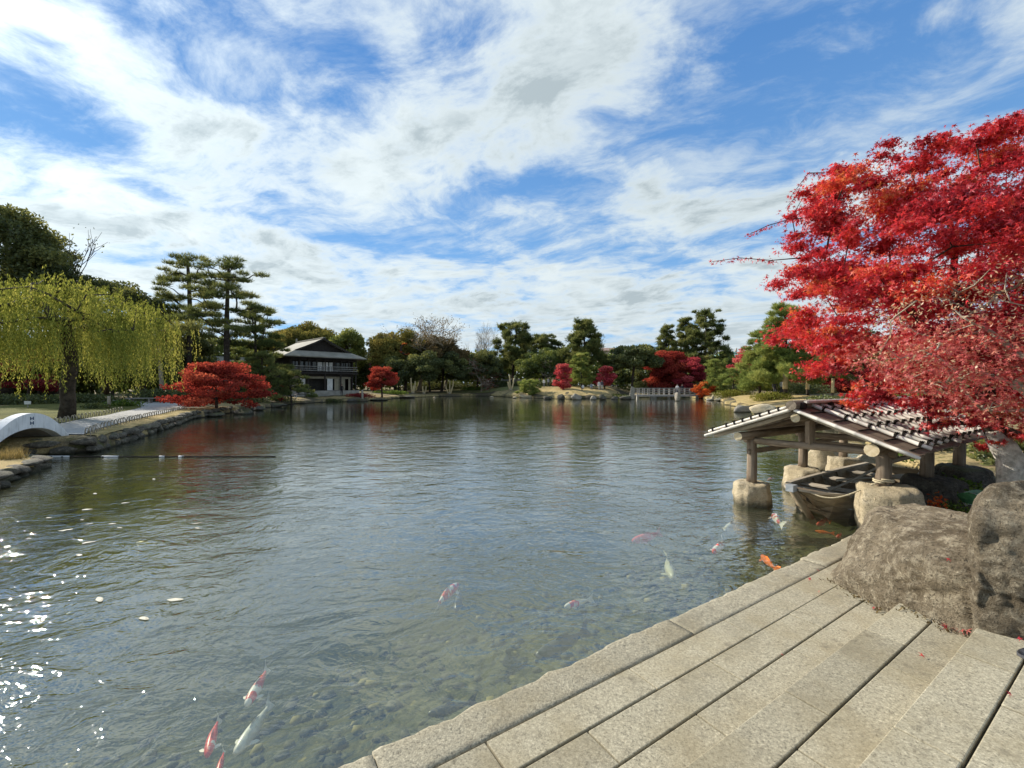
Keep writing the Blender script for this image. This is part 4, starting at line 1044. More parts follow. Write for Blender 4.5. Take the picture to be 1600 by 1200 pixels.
maple('pinkish red maple between two green pines on the right bank', 1162, 60, 543, 44, 49, 'lf_pink', .2, 40, .22, 90, GF, flat=.5, base_t=.75)
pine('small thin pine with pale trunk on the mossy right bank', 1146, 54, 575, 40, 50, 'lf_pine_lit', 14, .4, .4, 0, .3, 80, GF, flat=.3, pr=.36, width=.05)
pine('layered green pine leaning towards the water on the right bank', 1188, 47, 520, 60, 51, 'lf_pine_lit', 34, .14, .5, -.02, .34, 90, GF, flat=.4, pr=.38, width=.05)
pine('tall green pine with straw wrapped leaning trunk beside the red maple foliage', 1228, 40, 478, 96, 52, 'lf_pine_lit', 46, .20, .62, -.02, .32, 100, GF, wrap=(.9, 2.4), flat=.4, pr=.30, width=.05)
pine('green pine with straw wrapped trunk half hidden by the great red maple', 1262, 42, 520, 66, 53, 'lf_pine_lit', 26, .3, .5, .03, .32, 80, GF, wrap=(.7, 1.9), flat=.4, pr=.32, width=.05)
pine('further straw wrapped pine above the boathouse ridge', 1302, 36, 540, 60, 54, 'lf_pine', 22, .4, .5, .03, .3, 80, GF, wrap=(.6, 1.8), flat=.4, pr=.32, width=.05)
maple('dark red maple in the shade behind the wrapped pine trunks', 1300, 50, 568, 110, 55, 'lf_dullred', .1, 50, .2, 100, GF, flat=.5)
for i, (px, Y, yt, w, lb) in enumerate([(1180, 88, 560, 90, 'dark evergreen far behind the right bank pines'), (1262, 66, 545, 110, 'dark evergreen behind the straw wrapped pines'), (1350, 60, 520, 130, 'dark evergreen hidden behind the great red maple'),
        (1450, 52, 500, 150, 'wide evergreen behind the boathouse roof and red maple'), (1560, 46, 480, 160, 'evergreen behind the great red maple at the frame edge'), (580, 96, 560, 90, 'dark evergreen low behind the house end'), (500, 98, 556, 130, 'dark evergreen behind the house roof')]):
    broadleaf('evergreen_tree', lb, px, Y, yt, w, 'lf_dark', 60 + i, 44, .4, 44, .02, .6, .24, group=GF)
# low shrubs that close the view under the trees
for i, (px, Y, w, h, lm, lb) in enumerate([(120, 34, 3.4, .9, 'lf_dark', 'long low dark hedge behind the willow trunk'), (30, 32, 3.6, .9, 'lf_dark', 'low dark hedge behind the white bridge'), (196, 30.5, 1.6, .55, 'lf_greengrass', 'rounded clipped green bush at the bend of the path'),
        (150, 27.5, 1.0, .5, 'lf_dark', 'small dark bush beside the path by the willow'), (690, 97, 9, 2.2, 'lf_dark', 'dark hedge under the far evergreens'), (740, 91, 3.2, .9, 'lf_greengrass', 'flat pale green clipped bush on the shaded lawn'),
        (1146, 53.0, 2.6, 1.0, 'lf_moss', 'yellow green clipped azalea mound on the right bank rocks'), (1210, 38.5, 2.2, .85, 'lf_moss', 'yellow green azalea mound beside the big shore rocks'), (1300, 31, 2.2, .8, 'lf_dark', 'dark green low shrubs above the boathouse ridge'),
        (1350, 29, 2.4, .8, 'lf_dark', 'dark green shrub row behind the boathouse roof'), (960, 72.5, 4.2, .9, 'lf_dark', 'dark low bushes behind the visitors on the far bank'), (610, 72.5, 3.0, .7, 'lf_greengrass', 'low mossy bush near the small red maple'),
        (1020, 86, 7, 2.2, 'lf_dark', 'shaded hedge behind the timber bridge'), (1130, 74, 6, 2.2, 'lf_dark', 'dark bushes behind the green pine by the bridge'), (520, 54.2, 1.4, .45, 'lf_dark', 'low dark bush on the bank below the house'),
        (560, 57.2, 2.2, .6, 'lf_dullred', 'low brownish bush on the bank below the house'), (445, 47.0, 1.8, .7, 'lf_dark', 'dark bush below the small clipped pine'), (388, 41, 2.2, 1.1, 'lf_dark', 'dark bush between the scarlet maple and the clipped pine'),
        (300, 38, 3.5, 1.6, 'lf_dark', 'dark bush behind the scarlet maple'), (240, 37, 3.0, 1.3, 'lf_dark', 'dark bush behind the bend of the path'), (790, 92, 5, 1.4, 'lf_dark', 'dark hedge at the foot of the grey screen fence'), (870, 84, 6, 2.0, 'lf_dark', 'dark bush behind the visitors near the rose red maple'), (1240, 47, 4, 1.6, 'lf_dark', 'dark undergrowth behind the straw wrapped trunks'), (1400, 26, 3, 1.0, 'lf_greengrass', 'green shrub behind the boathouse ridge'), (1478, 13.5, 1.5, .75, 'lf_dark', 'added dark bush standing in for shade behind the rear boathouse posts'), (1545, 11.5, 1.1, .62, 'lf_dark', 'added dark bush standing in for shade between boathouse eave and great maple trunk'), (1600, 9.5, 1.2, .8, 'lf_dark', 'added dark bush standing in for shade behind the white wrapped maple trunk'), (1452, 11.6, 1.0, .55, 'lf_dark', 'small added bush standing in for shade between second and third rear boathouse posts'), (1430, 17, 2.0, .6, 'lf_dark', 'low added bush standing in for shade past the far end of the boathouse')]):  # bushes round the boathouse posts are added where there is only deep shade
    b = at(px, Y, -.05); shrub(lb, b, (w, w * .55, h), lm, 200 + i, leaf=.16 if Y < 60 else .26, dens=300 if Y < 60 else 150)

# ---- willow
def willow():
    b = at(104, 20.6); root = thing('willow_tree', 'yellow green weeping willow with dark trunk on the left bank', 'tree', b)
    h = hgt(424, 20.6, b.z); rnd = random.Random(3)
    trunk = [(0, 0, 0), (.08, 0, .8), (-.02, .05, 1.6), (.05, .1, 2.4), (.1, .1, 3.1)]
    heads = []
    mounds = [(0, 0, 1.0, 1.5), (-1.9, .4, .97, 1.4), (1.7, -.3, .93, 1.4), (-3.4, -.4, .86, 1.2), (3.2, .3, .80, 1.15), (.6, -2.4, .84, 1.4), (-1.6, -2.6, .80, 1.3), (.9, 2.4, .90, 1.4), (-1.8, 2.6, .86, 1.3), (2.5, -2.0, .72, 1.2), (-3.6, 1.5, .76, 1.1), (3.7, -.9, .64, .9), (2.6, 2.0, .78, 1.2), (-.4, -3.5, .66, 1.1), (-3.3, -2.4, .68, 1.1)]
    for mx, my, mz, mr in mounds:
        for k in range(8):
            a = rnd.uniform(0, 6.28); q = math.sqrt(rnd.random()) * mr
            heads.append(((mx + q * math.cos(a)) * .92, my + q * math.sin(a), h * mz * (1.0 - .10 * (q / mr) ** 2) * rnd.uniform(.95, 1.0)))
    grow(trunk, heads, .012, .28, .10, ex=.72).build('trunk', M['bark'], root, True)
    Cs, ts, St = [], [], MB(); dirs = []
    for hx, hy, hz in heads:
        tone = rnd.gauss(.45, .2)
        for k in range(13):
            x, y, z = hx + rnd.gauss(0, .36), hy + rnd.gauss(0, .36), hz + rnd.gauss(0, .16)
            q = math.hypot(x, y)
            L = rnd.uniform(.6, 1.0) * min(z - .95 - rnd.random() * 1.9, 1.5 + 3.0 * (q / 4.2) ** 1.5 + rnd.random() * 1.5)
            if L < .3: continue
            n = int(L / .060); f = np.linspace(0, 1, n)
            ox, oy = rnd.gauss(0, .12) + .10 * hx / 4, rnd.gauss(0, .12) + .10 * hy / 4
            arch = np.sin(f * math.pi * .5)
            pts = np.stack([x + ox * arch + .03 * np.sin(f * 7 + k), y + oy * arch, z - L * f ** 1.25 + .12 * np.sin(f * 3.1) * (1 - f)], 1) + RNG.normal(0, .028, (n, 3))
            Cs.append(pts); ts.append(np.clip(RNG.normal(tone, .20, n) + .12 * (f - .5), .01, .99))
    C = np.concatenate(Cs); n = len(C)
    d = np.stack([RNG.normal(0, .38, n), RNG.normal(0, .38, n), -np.ones(n)], 1); d /= np.linalg.norm(d, axis=1)[:, None]
    e = np.cross(d, rdir(n)); e /= np.linalg.norm(e, axis=1)[:, None]; s = RNG.uniform(.10, .17, n)[:, None]
    V = np.stack([C, C + d * s * .5 + e * .017, C + d * s, C + d * s * .5 - e * .017], 1).reshape(-1, 3)
    link('crown', np_mesh('crown', V, np.arange(4 * n).reshape(n, 4), M['lf_willow'], np.concatenate(ts)), root)
willow()

# ---- the great red maple by the boathouse
OUT = [(1225, 440), (1232, 418), (1262, 398), (1272, 372), (1250, 330), (1262, 300), (1300, 262), (1330, 268), (1370, 238), (1425, 238), (1438, 300), (1462, 330), (1476, 290), (1488, 215), (1530, 205), (1600, 182), (1700, 170), (1800, 250), (1850, 420), (1800, 600), (1700, 690), (1600, 700), (1560, 690), (1500, 655), (1455, 668), (1400, 640), (1345, 612), (1300, 590), (1262, 560), (1240, 545), (1236, 520), (1240, 470)]
MY = 6.1
def inside(x, y, poly):
    r = False; j = len(poly) - 1
    for i in range(len(poly)):
        if (poly[i][1] > y) != (poly[j][1] > y) and x < (poly[j][0] - poly[i][0]) * (y - poly[i][1]) / (poly[j][1] - poly[i][1]) + poly[i][0]: r = not r
        j = i
    return r
def edge_d(x, y, poly):
    p = Vector((x, y)); m = 1e9
    for i in range(len(poly)):
        a = Vector(poly[i]); b = Vector(poly[(i + 1) % len(poly)]); ab = b - a
        f = max(0, min(1, (p - a).dot(ab) / ab.length_squared)); m = min(m, (p - a - ab * f).length)
    return m
def great_maple():
    base = XY(1583, MY, .25); rnd = random.Random(5)
    root = thing('maple_tree', 'great crimson maple overhanging the boathouse with white wrapped trunk', 'tree', base)
    pads = []; tries = 0
    while len(pads) < 300 and tries < 16000:
        tries += 1
        x = rnd.uniform(1220, 1850); y = rnd.uniform(170, 700)
        if not inside(x, y, OUT): continue
        e = edge_d(x, y, OUT)
        if e < 14: continue
        r = min(.40, .12 + e * MY / F * .62) * rnd.uniform(.75, 1.1); dep = 1.75 * min(1, math.sqrt(e / 140))
        if r < .16 and rnd.random() < .3: continue
        Y = MY + rnd.uniform(-1, 1) * dep
        c = XY(x, MY); z = Zat(y, MY)
        if any((Vector((c.x, Y, z)) - Vector(q[0]) - base).length < .55 * (r + q[1][0]) * .50 for q in pads): continue
        pads.append(((c.x - base.x, Y - base.y, z - base.z), (r, r * 1.05, r * .44)))
    # small pads that ragged the outline
    for i in range(len(OUT)):
        a, b = OUT[i], OUT[(i + 1) % len(OUT)]
        if max(a[0], b[0]) > 1640: continue
        n = max(1, int(math.hypot(b[0] - a[0], b[1] - a[1]) / 17))
        for k in range(n):
            f = (k + rnd.random()) / n; x = a[0] + (b[0] - a[0]) * f + rnd.gauss(9, 6); y = a[1] + (b[1] - a[1]) * f + rnd.gauss(0, 6)
            c = XY(x, MY); r = rnd.uniform(.10, .20)
            pads.append(((c.x - base.x, rnd.gauss(0, .35), Zat(y, MY) - base.z), (r, r, r * .5)))
    for x, y, r in [(1285, 300, .28), (1312, 285, .3), (1342, 275, .3), (1290, 340, .28), (1302, 380, .3), (1335, 330, .34), (1405, 262, .3), (1415, 262, .2), (1512, 236, .28), (1540, 218, .34), (1592, 205, .36), (1560, 245, .4), (1300, 420, .34), (1262, 450, .26), (1268, 500, .30), (1275, 540, .26), (1320, 470, .4), (1310, 570, .3)]:
        c = XY(x, MY); pads.append(((c.x - base.x, rnd.uniform(-.5, .5), Zat(y, MY) - base.z), (r, r, r * .5)))
    L = lambda x, y, dy=0: (XY(x, MY).x - base.x, dy, Zat(y, MY) - base.z)
    trunk = [(0, 0, -.1), L(1578, 720), L(1572, 700, .03), L(1555, 660, .06), L(1545, 610, .05), L(1548, 560, 0), L(1530, 500, .1), L(1500, 440, .1)]
    grow(trunk, [c for c, r in pads], .004, .12, .07, nside=6, ex=.68).build('trunk', M['bark_red'], root, True)
    # white wrapping of the lower trunk with its crooked branch stub
    mb = MB(); mb.tube([(0, 0, -.05), L(1580, 735), L(1578, 715), L(1571, 698, .03), L(1561, 684, .04)], [.165, .150, .148, .142, .12], 14)
    mb.tube([L(1574, 706, .02), L(1563, 690, 0), L(1548, 676, -.02)], [.11, .10, .075], 10); mb.build('trunk_wrap', M['wrap_white'], root, True)
    C, idx = pads_points(pads, 2100, .45, 110, .56)
    # leaves sit in thin tiers inside a pad
    pt = np.clip(RNG.normal(.42, .17, len(pads)), .02, .98)
    zrel = np.array([p[0][2] for p in pads]); 
    for i, p in enumerate(pads):
        if rnd.random() < .10: pt[i] = rnd.uniform(.78, .97)
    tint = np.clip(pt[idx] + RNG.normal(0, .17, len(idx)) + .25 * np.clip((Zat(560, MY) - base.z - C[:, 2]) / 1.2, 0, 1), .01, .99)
    V, Fc = star_leaves(C, .088, .22)
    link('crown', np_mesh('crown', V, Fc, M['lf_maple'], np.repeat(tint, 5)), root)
    # long whips reaching out to the left over the pond
    for pts in ([(1262, 398), (1215, 402), (1165, 398), (1120, 404)], [(1290, 332), (1245, 336), (1210, 346), (1176, 362)], [(1300, 350), (1270, 358), (1242, 376)], [(1300, 262), (1275, 262), (1246, 300)], [(1290, 300), (1262, 292), (1240, 316)]):
        w = MB(); p3 = [Vector(L(x, y, .15)) for x, y in pts]; w.tube(p3, [.010] + [.006] * (len(p3) - 2) + [.003], 5); tw = w.build('branch', M['bark_red'], root, True)
        Cw = []
        for i in range(len(p3) - 1):
            for f in np.linspace(0, 1, 16): 
                if i == 0 and len(pts) == 4 and f < .7: continue
                for _ in range(2): Cw.append(tuple(p3[i].lerp(p3[i + 1], f) + Vector((rnd.gauss(0, .02), rnd.gauss(0, .02), rnd.gauss(-.02, .02)))))
        V, Fc = star_leaves(np.array(Cw), .062, .2); link('leaves', np_mesh('leaves', V, Fc, M['lf_maple'], np.repeat(RNG.uniform(.1, .6, len(Cw)), 5)), tw)
great_maple()

def dry_maple():
    """nearer tree at the frame edge: pinkish bronze foliage and pale curled leaves on crooked twigs"""
    YD = 4.75; base = XY(1700, YD, .3); rnd = random.Random(9)
    root = thing('maple_tree', 'bronze maple with pale curled dry leaves on crooked twigs at the frame edge', 'tree', base)
    L = lambda x, y, Y=YD: Vector(((x - CX) / F * Y - base.x, Y - base.y, Zat(y, Y) - base.z))
    trunk = [(0, 0, -.1), L(1690, 740), L(1660, 690), L(1630, 630), L(1585, 600)]
    tw = [L(rnd.uniform(1340, 1640), 0) for _ in range(0)]
    tips = []
    for _ in range(130):
        while True:
            x = rnd.uniform(1370, 1700); y = rnd.uniform(415, 660)
            if inside(x, y, [(1395, 470), (1430, 440), (1500, 445), (1560, 410), (1700, 395), (1720, 640), (1600, 670), (1520, 640), (1450, 605), (1385, 590), (1360, 545), (1390, 510)]): break
        tips.append(tuple(L(x, y, YD + rnd.uniform(-.5, .45))))
    mb = grow(trunk, tips, .0045, .05, .16, nside=5, ex=.7); mb.build('trunk', M['bark_pale'], root, True)
    T = np.array(tips)
    n1 = np.repeat(T, 24, 0) + RNG.normal(0, 1, (len(T) * 24, 3)) * np.array([.14, .14, .07])
    V, Fc = leaf_quads(n1, .036, .0, 2.2); link('crown', np_mesh('crown', V, Fc, M['lf_bronze'], np.clip(RNG.normal(.82, .16, len(n1)), .01, .99)), root)
    low = np.array([t for t in tips if t[2] + base.z < Zat(520, YD)]); n2 = np.repeat(low, 80, 0) + RNG.normal(0, 1, (len(low) * 80, 3)) * np.array([.24, .22, .10])
    V, Fc = star_leaves(n2, .070, .3); link('lower_crown', np_mesh('lower_crown', V, Fc, M['lf_bronze'], np.repeat(np.clip(RNG.normal(.24, .2, len(n2)), .01, .99), 5)), root)
dry_maple()

def far_woods():
    """the wood beyond the garden: one mass, too far and too dense to pick trees out of"""
    Cs = []; ts = []
    for i in range(260):
        a = math.radians(-72 + 144 * i / 259); d = 112 + 16 * mnoise.noise((i * .31, 2, 0)) + random.uniform(-4, 4)
        if a < -.42: d *= .70 + .3 * max(0, 1 - (-a - .42) * 2.2)
        if a > .52: d *= .70 + .3 * max(0, 1 - (a - .52) * 2.2)
        x, y = d * math.sin(a), d * math.cos(a); gz = ground_z(x, y); hh = (8.2 + 2.6 * mnoise.noise((i * .13, 0, 4)) + 2.4 * mnoise.noise((i * .7, 0, 9))) * d / 105
        n = 260; q = rdir(n) * RNG.uniform(.55, 1, n)[:, None]
        Cs.append(np.array((x, y, gz + hh * .5)) + q * np.array((2.6, 2.6, hh * .56))); ts.append(np.clip(RNG.normal(.4 + .2 * mnoise.noise((i * .4, 5, 5)), .15, n), 0, 1))
    C = np.concatenate(Cs); V, Fc = leaf_quads(C, .85, .35, 1.5)
    tag(link('far_woods', np_mesh('far_woods', V, Fc, M['lf_green'], np.concatenate(ts))), 'dark wood closing the garden far behind the pond', kind='stuff')
far_woods()

# ------------------------------------------------------------------ built things round the pond
def PG(px, py, z0=.5):
    z = z0
    for _ in range(8):
        p = P(px, py, z); z = .5 * z + .5 * ground_z(p.x, p.y)
    return Vector((p.x, p.y, ground_z(p.x, p.y)))

# gravel path on the left bank with its hooped edging
def resample(pts, step):
    out = [pts[0]]
    for a, b in zip(pts[:-1], pts[1:]):
        n = max(1, int((b - a).length / step)); out += [a.lerp(b, k / n) for k in range(1, n + 1)]
    return out
NEAR = [Vector((x, y, 0)) for x, y in ((-13.9, 13.9), (-15.2, 15.6), (-17.7, 20), (-20.4, 25.2), (-22.6, 29.5), (-25.5, 33.5), (-30, 37), (-37, 39.5))]
FAR = [Vector((x, y, 0)) for x, y in ((-15.6, 13.2), (-17.3, 15.6), (-20.0, 20), (-22.9, 25.4), (-25.0, 29.0), (-27.6, 31.6), (-31, 34), (-37, 36))]
def sheet(name, A, B, up, mat, label, n=5, kind='structure'):
    rows = []
    for j in range(n + 1):
        f = j / n; rows.append([(a.lerp(b, f).x, a.lerp(b, f).y, ground_z(*a.lerp(b, f).xy) + up) for a, b in zip(A, B)])
    mb = MB(); k = len(A); V = [p for r in rows for p in r]
    mb.add(V, [(j * k + i, j * k + i + 1, (j + 1) * k + i + 1, (j + 1) * k + i) for j in range(n) for i in range(k - 1)])
    return tag(mb.build(name, mat, None, True), label, kind=kind)
def even(pts, n):
    L = [0]
    for a, b in zip(pts[:-1], pts[1:]): L.append(L[-1] + (b - a).length)
    out = []
    for q in np.linspace(0, L[-1], n):
        i = min(len(pts) - 2, int(np.searchsorted(L, q, 'right') - 1)); out.append(pts[i].lerp(pts[i + 1], (q - L[i]) / (L[i + 1] - L[i])))
    return out
sheet('path', even(NEAR, 40), even(FAR, 40), .035, M['path'], 'pale gravel path curving along the left bank')
def hoops(name, label, pts, step, n):
    root = thing(name, label, 'edging', (0, 0, 0))
    ev = even(pts, 400); L = sum((b - a).length for a, b in zip(ev[:-1], ev[1:])); me = None
    mb = MB(); mb.tube([(-.17, 0, -.05), (-.165, 0, .14), (-.10, 0, .235), (0, 0, .265), (.10, 0, .235), (.165, 0, .14), (.17, 0, -.05)], .018, 6)
    me = mb.mesh('hoop', M['wood_grey'], True)
    for k in range(n):
        i = int(399 * k * step / L)
        if i >= 398: break
        p = ev[i]; d = (ev[i + 1] - ev[i - 1] if i else ev[1] - ev[0])
        link('hoop', me, root, (p.x, p.y, ground_z(p.x, p.y)), (random.uniform(-.12, .12), 0, math.atan2(d.y, d.x) + .5))
    return root
hoops('hoop_edging', 'row of low bent wood hoops along the pond side of the path', [p + Vector((.25, -.1, 0)) for p in NEAR[:5]], .42, 46)
hoops('hoop_edging', 'row of low bent wood hoops along the willow side of the path', [p + Vector((-.2, .1, 0)) for p in FAR[:4]], .46, 32)
# dry turf between the path and the stone edging, and the shaded lawn under the willow
def mat_turf(name, a, b, c):
    m, g, out = new_mat(name); v = pos(g); n = g.noise(v, 1.1, 6, .65); f = g.noise(v, 26, 5, .7)
    col = g.mix(g.sstep(f, .35, .68), a, b); col = g.mix(g.m('MULTIPLY', g.sstep(n, .45, .62), .8), col, c)
    principled(g, out, col, .95, bump(g, f, .03), .05); return m
M['turf_tan'] = mat_turf('dry tan turf', (.34, .25, .11), (.52, .40, .20), (.22, .18, .07))
M['turf_olive'] = mat_turf('olive winter lawn', (.10, .105, .03), (.19, .18, .06), (.07, .08, .025))
M['turf_lawn'] = mat_turf('faded green lawn', (.14, .14, .055), (.24, .22, .10), (.11, .13, .04))
EDGE = [Vector((x, y, 0)) for x, y in ((-13.25, 13.75), (-14.15, 15.4), (-16.5, 20), (-20.0, 26.6), (-22.0, 33))]
sheet('turf', even(EDGE, 40), even([p + Vector((.12, -.05, 0)) for p in NEAR[:5]], 40), .03, M['turf_tan'], 'strip of dry tan turf between the path and the stone edging')
sheet('lawn', even([p + Vector((-.05, .02, 0)) for p in FAR], 40), even([Vector((x, y, 0)) for x, y in ((-22, 11), (-27, 16), (-32, 22), (-35, 28), (-38, 31), (-42, 35))], 40), .03, M['turf_olive'], 'shaded olive lawn under the willow', 8)
sheet('lawn', even([Vector((-13.5, 84.5, 0)), Vector((-8, 86.3, 0)), Vector((-3.0, 84.0, 0)), Vector((1.5, 77.5, 0))], 30), even([Vector((-14, 93.5, 0)), Vector((-8, 95, 0)), Vector((-2, 93.5, 0)), Vector((5, 90, 0))], 30), .04, M['turf_lawn'], 'faded green lawn sloping to the water beyond the pond')
sheet('turf', even([Vector((1.8, 73.5, 0)), Vector((5.2, 69, 0)), Vector((9.5, 66, 0)), Vector((14.8, 69.0, 0)), Vector((19, 72.5, 0))], 30), even([Vector((5, 84, 0)), Vector((8, 82, 0)), Vector((12, 82, 0)), Vector((16, 82, 0)), Vector((20, 80, 0))], 30), .04, M['turf_tan'], 'sunlit tan grass slope where the visitors stand')
sheet('turf', even([Vector((20.6, 37.2, 0)), Vector((22.0, 42, 0)), Vector((24.0, 46, 0)), Vector((28, 55.6, 0))], 30), even([Vector((26, 34, 0)), Vector((28, 40, 0)), Vector((30, 46, 0)), Vector((34, 56, 0))], 30), .04, M['turf_tan'], 'sunlit tan grass on the right bank under the pines')

# stone edging of the left bank: every stone a part
def edging(name, label, line, courses, hgt_, lens, parent_z=0.0):
    root = thing(name, label, 'stone edging', (0, 0, 0)); rnd = random.Random(4)
    mes = [rock_mesh(500 + k, M['wall_stone'], 2, 12) for k in range(7)]
    ev = even(line, 600); L = sum((b - a).length for a, b in zip(ev[:-1], ev[1:]))
    for c in range(courses):
        s = rnd.uniform(0, .3)
        while s < L:
            ln = rnd.uniform(*lens); i = int(599 * min(.999, (s + ln / 2) / L)); p = ev[i]; d = (ev[min(599, i + 3)] - ev[max(0, i - 3)]).normalized()
            hh = hgt_ / courses; o = link('stone', rnd.choice(mes), root, (p.x + rnd.gauss(0, .03) , p.y + rnd.gauss(0, .03), -.04 + hh * (c + .5) + rnd.gauss(0, .02)), (rnd.gauss(0, .08), rnd.gauss(0, .08), math.atan2(d.y, d.x) + (math.pi if rnd.random() < .5 else 0)))
            o.scale = (ln * .60, .26, hh * .66); s += ln
    return root
edging('stone_edging', 'low edging of dark stacked stones along the left bank', [Vector((x, y, 0)) for x, y in ((-14.6, 12.5), (-13.1, 13.35), (-14.05, 15.4), (-16.35, 19.9), (-19.85, 26.4), (-21.9, 33.5))], 2, .50, (.55, 1.0))
# near bank in the corner with the foot of the bridge
NB = [(-10.2, 8.2), (-11.0, 9.25), (-11.98, 10.85), (-12.7, 11.25), (-13.6, 11.0), (-16.5, 9.6), (-16.5, 6.0), (-12, 5.6)]
mb = MB(); mb.prism(NB, -1.0, .26); o = mb.build('bank', M['turf_tan'], bevel=.03); tag(o, 'corner of the near bank with dry tan turf at the picture edge', kind='structure')
edging('stone_edging', 'edging of dark stones round the near bank corner by the white bridge', [Vector((x, y, 0)) for x, y in ((-10.1, 8.1), (-10.97, 9.25), (-11.95, 10.88), (-12.7, 11.28))], 2, .32, (.45, .8))
b = Vector((-12.5, 10.7, .24)); root = thing('grass_tuft', 'tuft of dry grass at the foot of the white bridge', 'grass tuft', b)
Cc = RNG.normal(0, 1, (60, 3)) * np.array([.16, .10, .0]); V, Fc = needle_fans(Cc, .30, .012, None, 4, .5); link('blades', np_mesh('blades', V, Fc, M['lf_grass'], RNG.uniform(0, 1, len(Fc))), root)

# white arched footbridge
def white_bridge():
    A = Vector((-13.4, 10.6, 0)); B = Vector((-14.4, 13.9, 0)); d = (B - A).normalized(); n = Vector((d.y, -d.x, 0))   # n faces the pond
    c = (A + B) / 2; root = thing('footbridge', 'small white arched footbridge over the inlet', 'bridge', c, math.atan2(d.y, d.x))
    hl = (B - A).length / 2; N_ = 36
    zo = lambda s: .20 + 1.0 * (1 - (s / hl) ** 2)
    zi = lambda s: (-.35 if abs(s) >= hl * .90 else -.12 + .99 * math.sqrt(1 - (s / (hl * .90)) ** 2))
    ss = np.linspace(-hl, hl, N_ + 1)
    def arch(y0, y1, name, mat, up, low=None):
        mb = MB(); a0 = [(s, y0, zo(s) + up) for s in ss]; a1 = [(s, y1, zo(s) + up) for s in ss]
        l0 = [(s, y0, zi(s) if low is None else zo(s) + low) for s in ss]; l1 = [(s, y1, p[2]) for s, p in zip(ss, l0)]
        mb.quadstrip(a0, a1); mb.quadstrip(l0, l1); mb.quadstrip(a0, l0); mb.quadstrip(a1, l1); mb.quadstrip([a0[0], a1[0]], [l0[0], l1[0]]); mb.quadstrip([a0[-1], a1[-1]], [l0[-1], l1[-1]])
        return mb.build(name, mat, root, False)
    arch(-.14, .10, 'side_wall', M['white_paint'], .10); arch(1.42, 1.64, 'side_wall', M['white_paint'], .10)
    arch(.10, 1.42, 'deck', M['concrete'], -.06)
    em = MB()
    for q in (.065, -.065):                                       # two dark marks, one above the other
        z = (zo(0) + zi(0)) / 2 + .05 + q
        for sx in (-1, 1): em.prism([(sx * .012, -.004), (sx * .060, -.050), (sx * .060, .050)], 0, .012)
        V = em.v[-2:]; 
        for i in (-1, -2):
            v = em.v[i]; em.v[i] = np.stack([v[:, 0], -.142 - v[:, 2], z + v[:, 1]], 1)
    em.build('emblem', mat_plain('dark blue emblem', (.02, .05, .09), (.03, .06, .11), 9, .5, .001), root)
white_bridge()
# floating boom across the inlet
root = thing('floating_boom', 'thin floating line with white floats closing the inlet', 'boom', (0, 0, 0))
bp = lambda px: P(px, 713.5, .02)
mb = MB(); mb.tube([bp(px) + Vector((0, .03 * math.sin(px), 0)) for px in range(62, 440, 9)], .018, 5); mb.build('line', M['tie'], root, True)
for a, b_ in ((72, 109), (158, 186), (249, 257), (279, 287)):
    mb = MB(); p, q = bp(a), bp(b_); mb.tube([p, p.lerp(q, .04), p.lerp(q, .96), q], [.012, .028, .028, .012], 8); mb.build('float', M['float'], root, True)

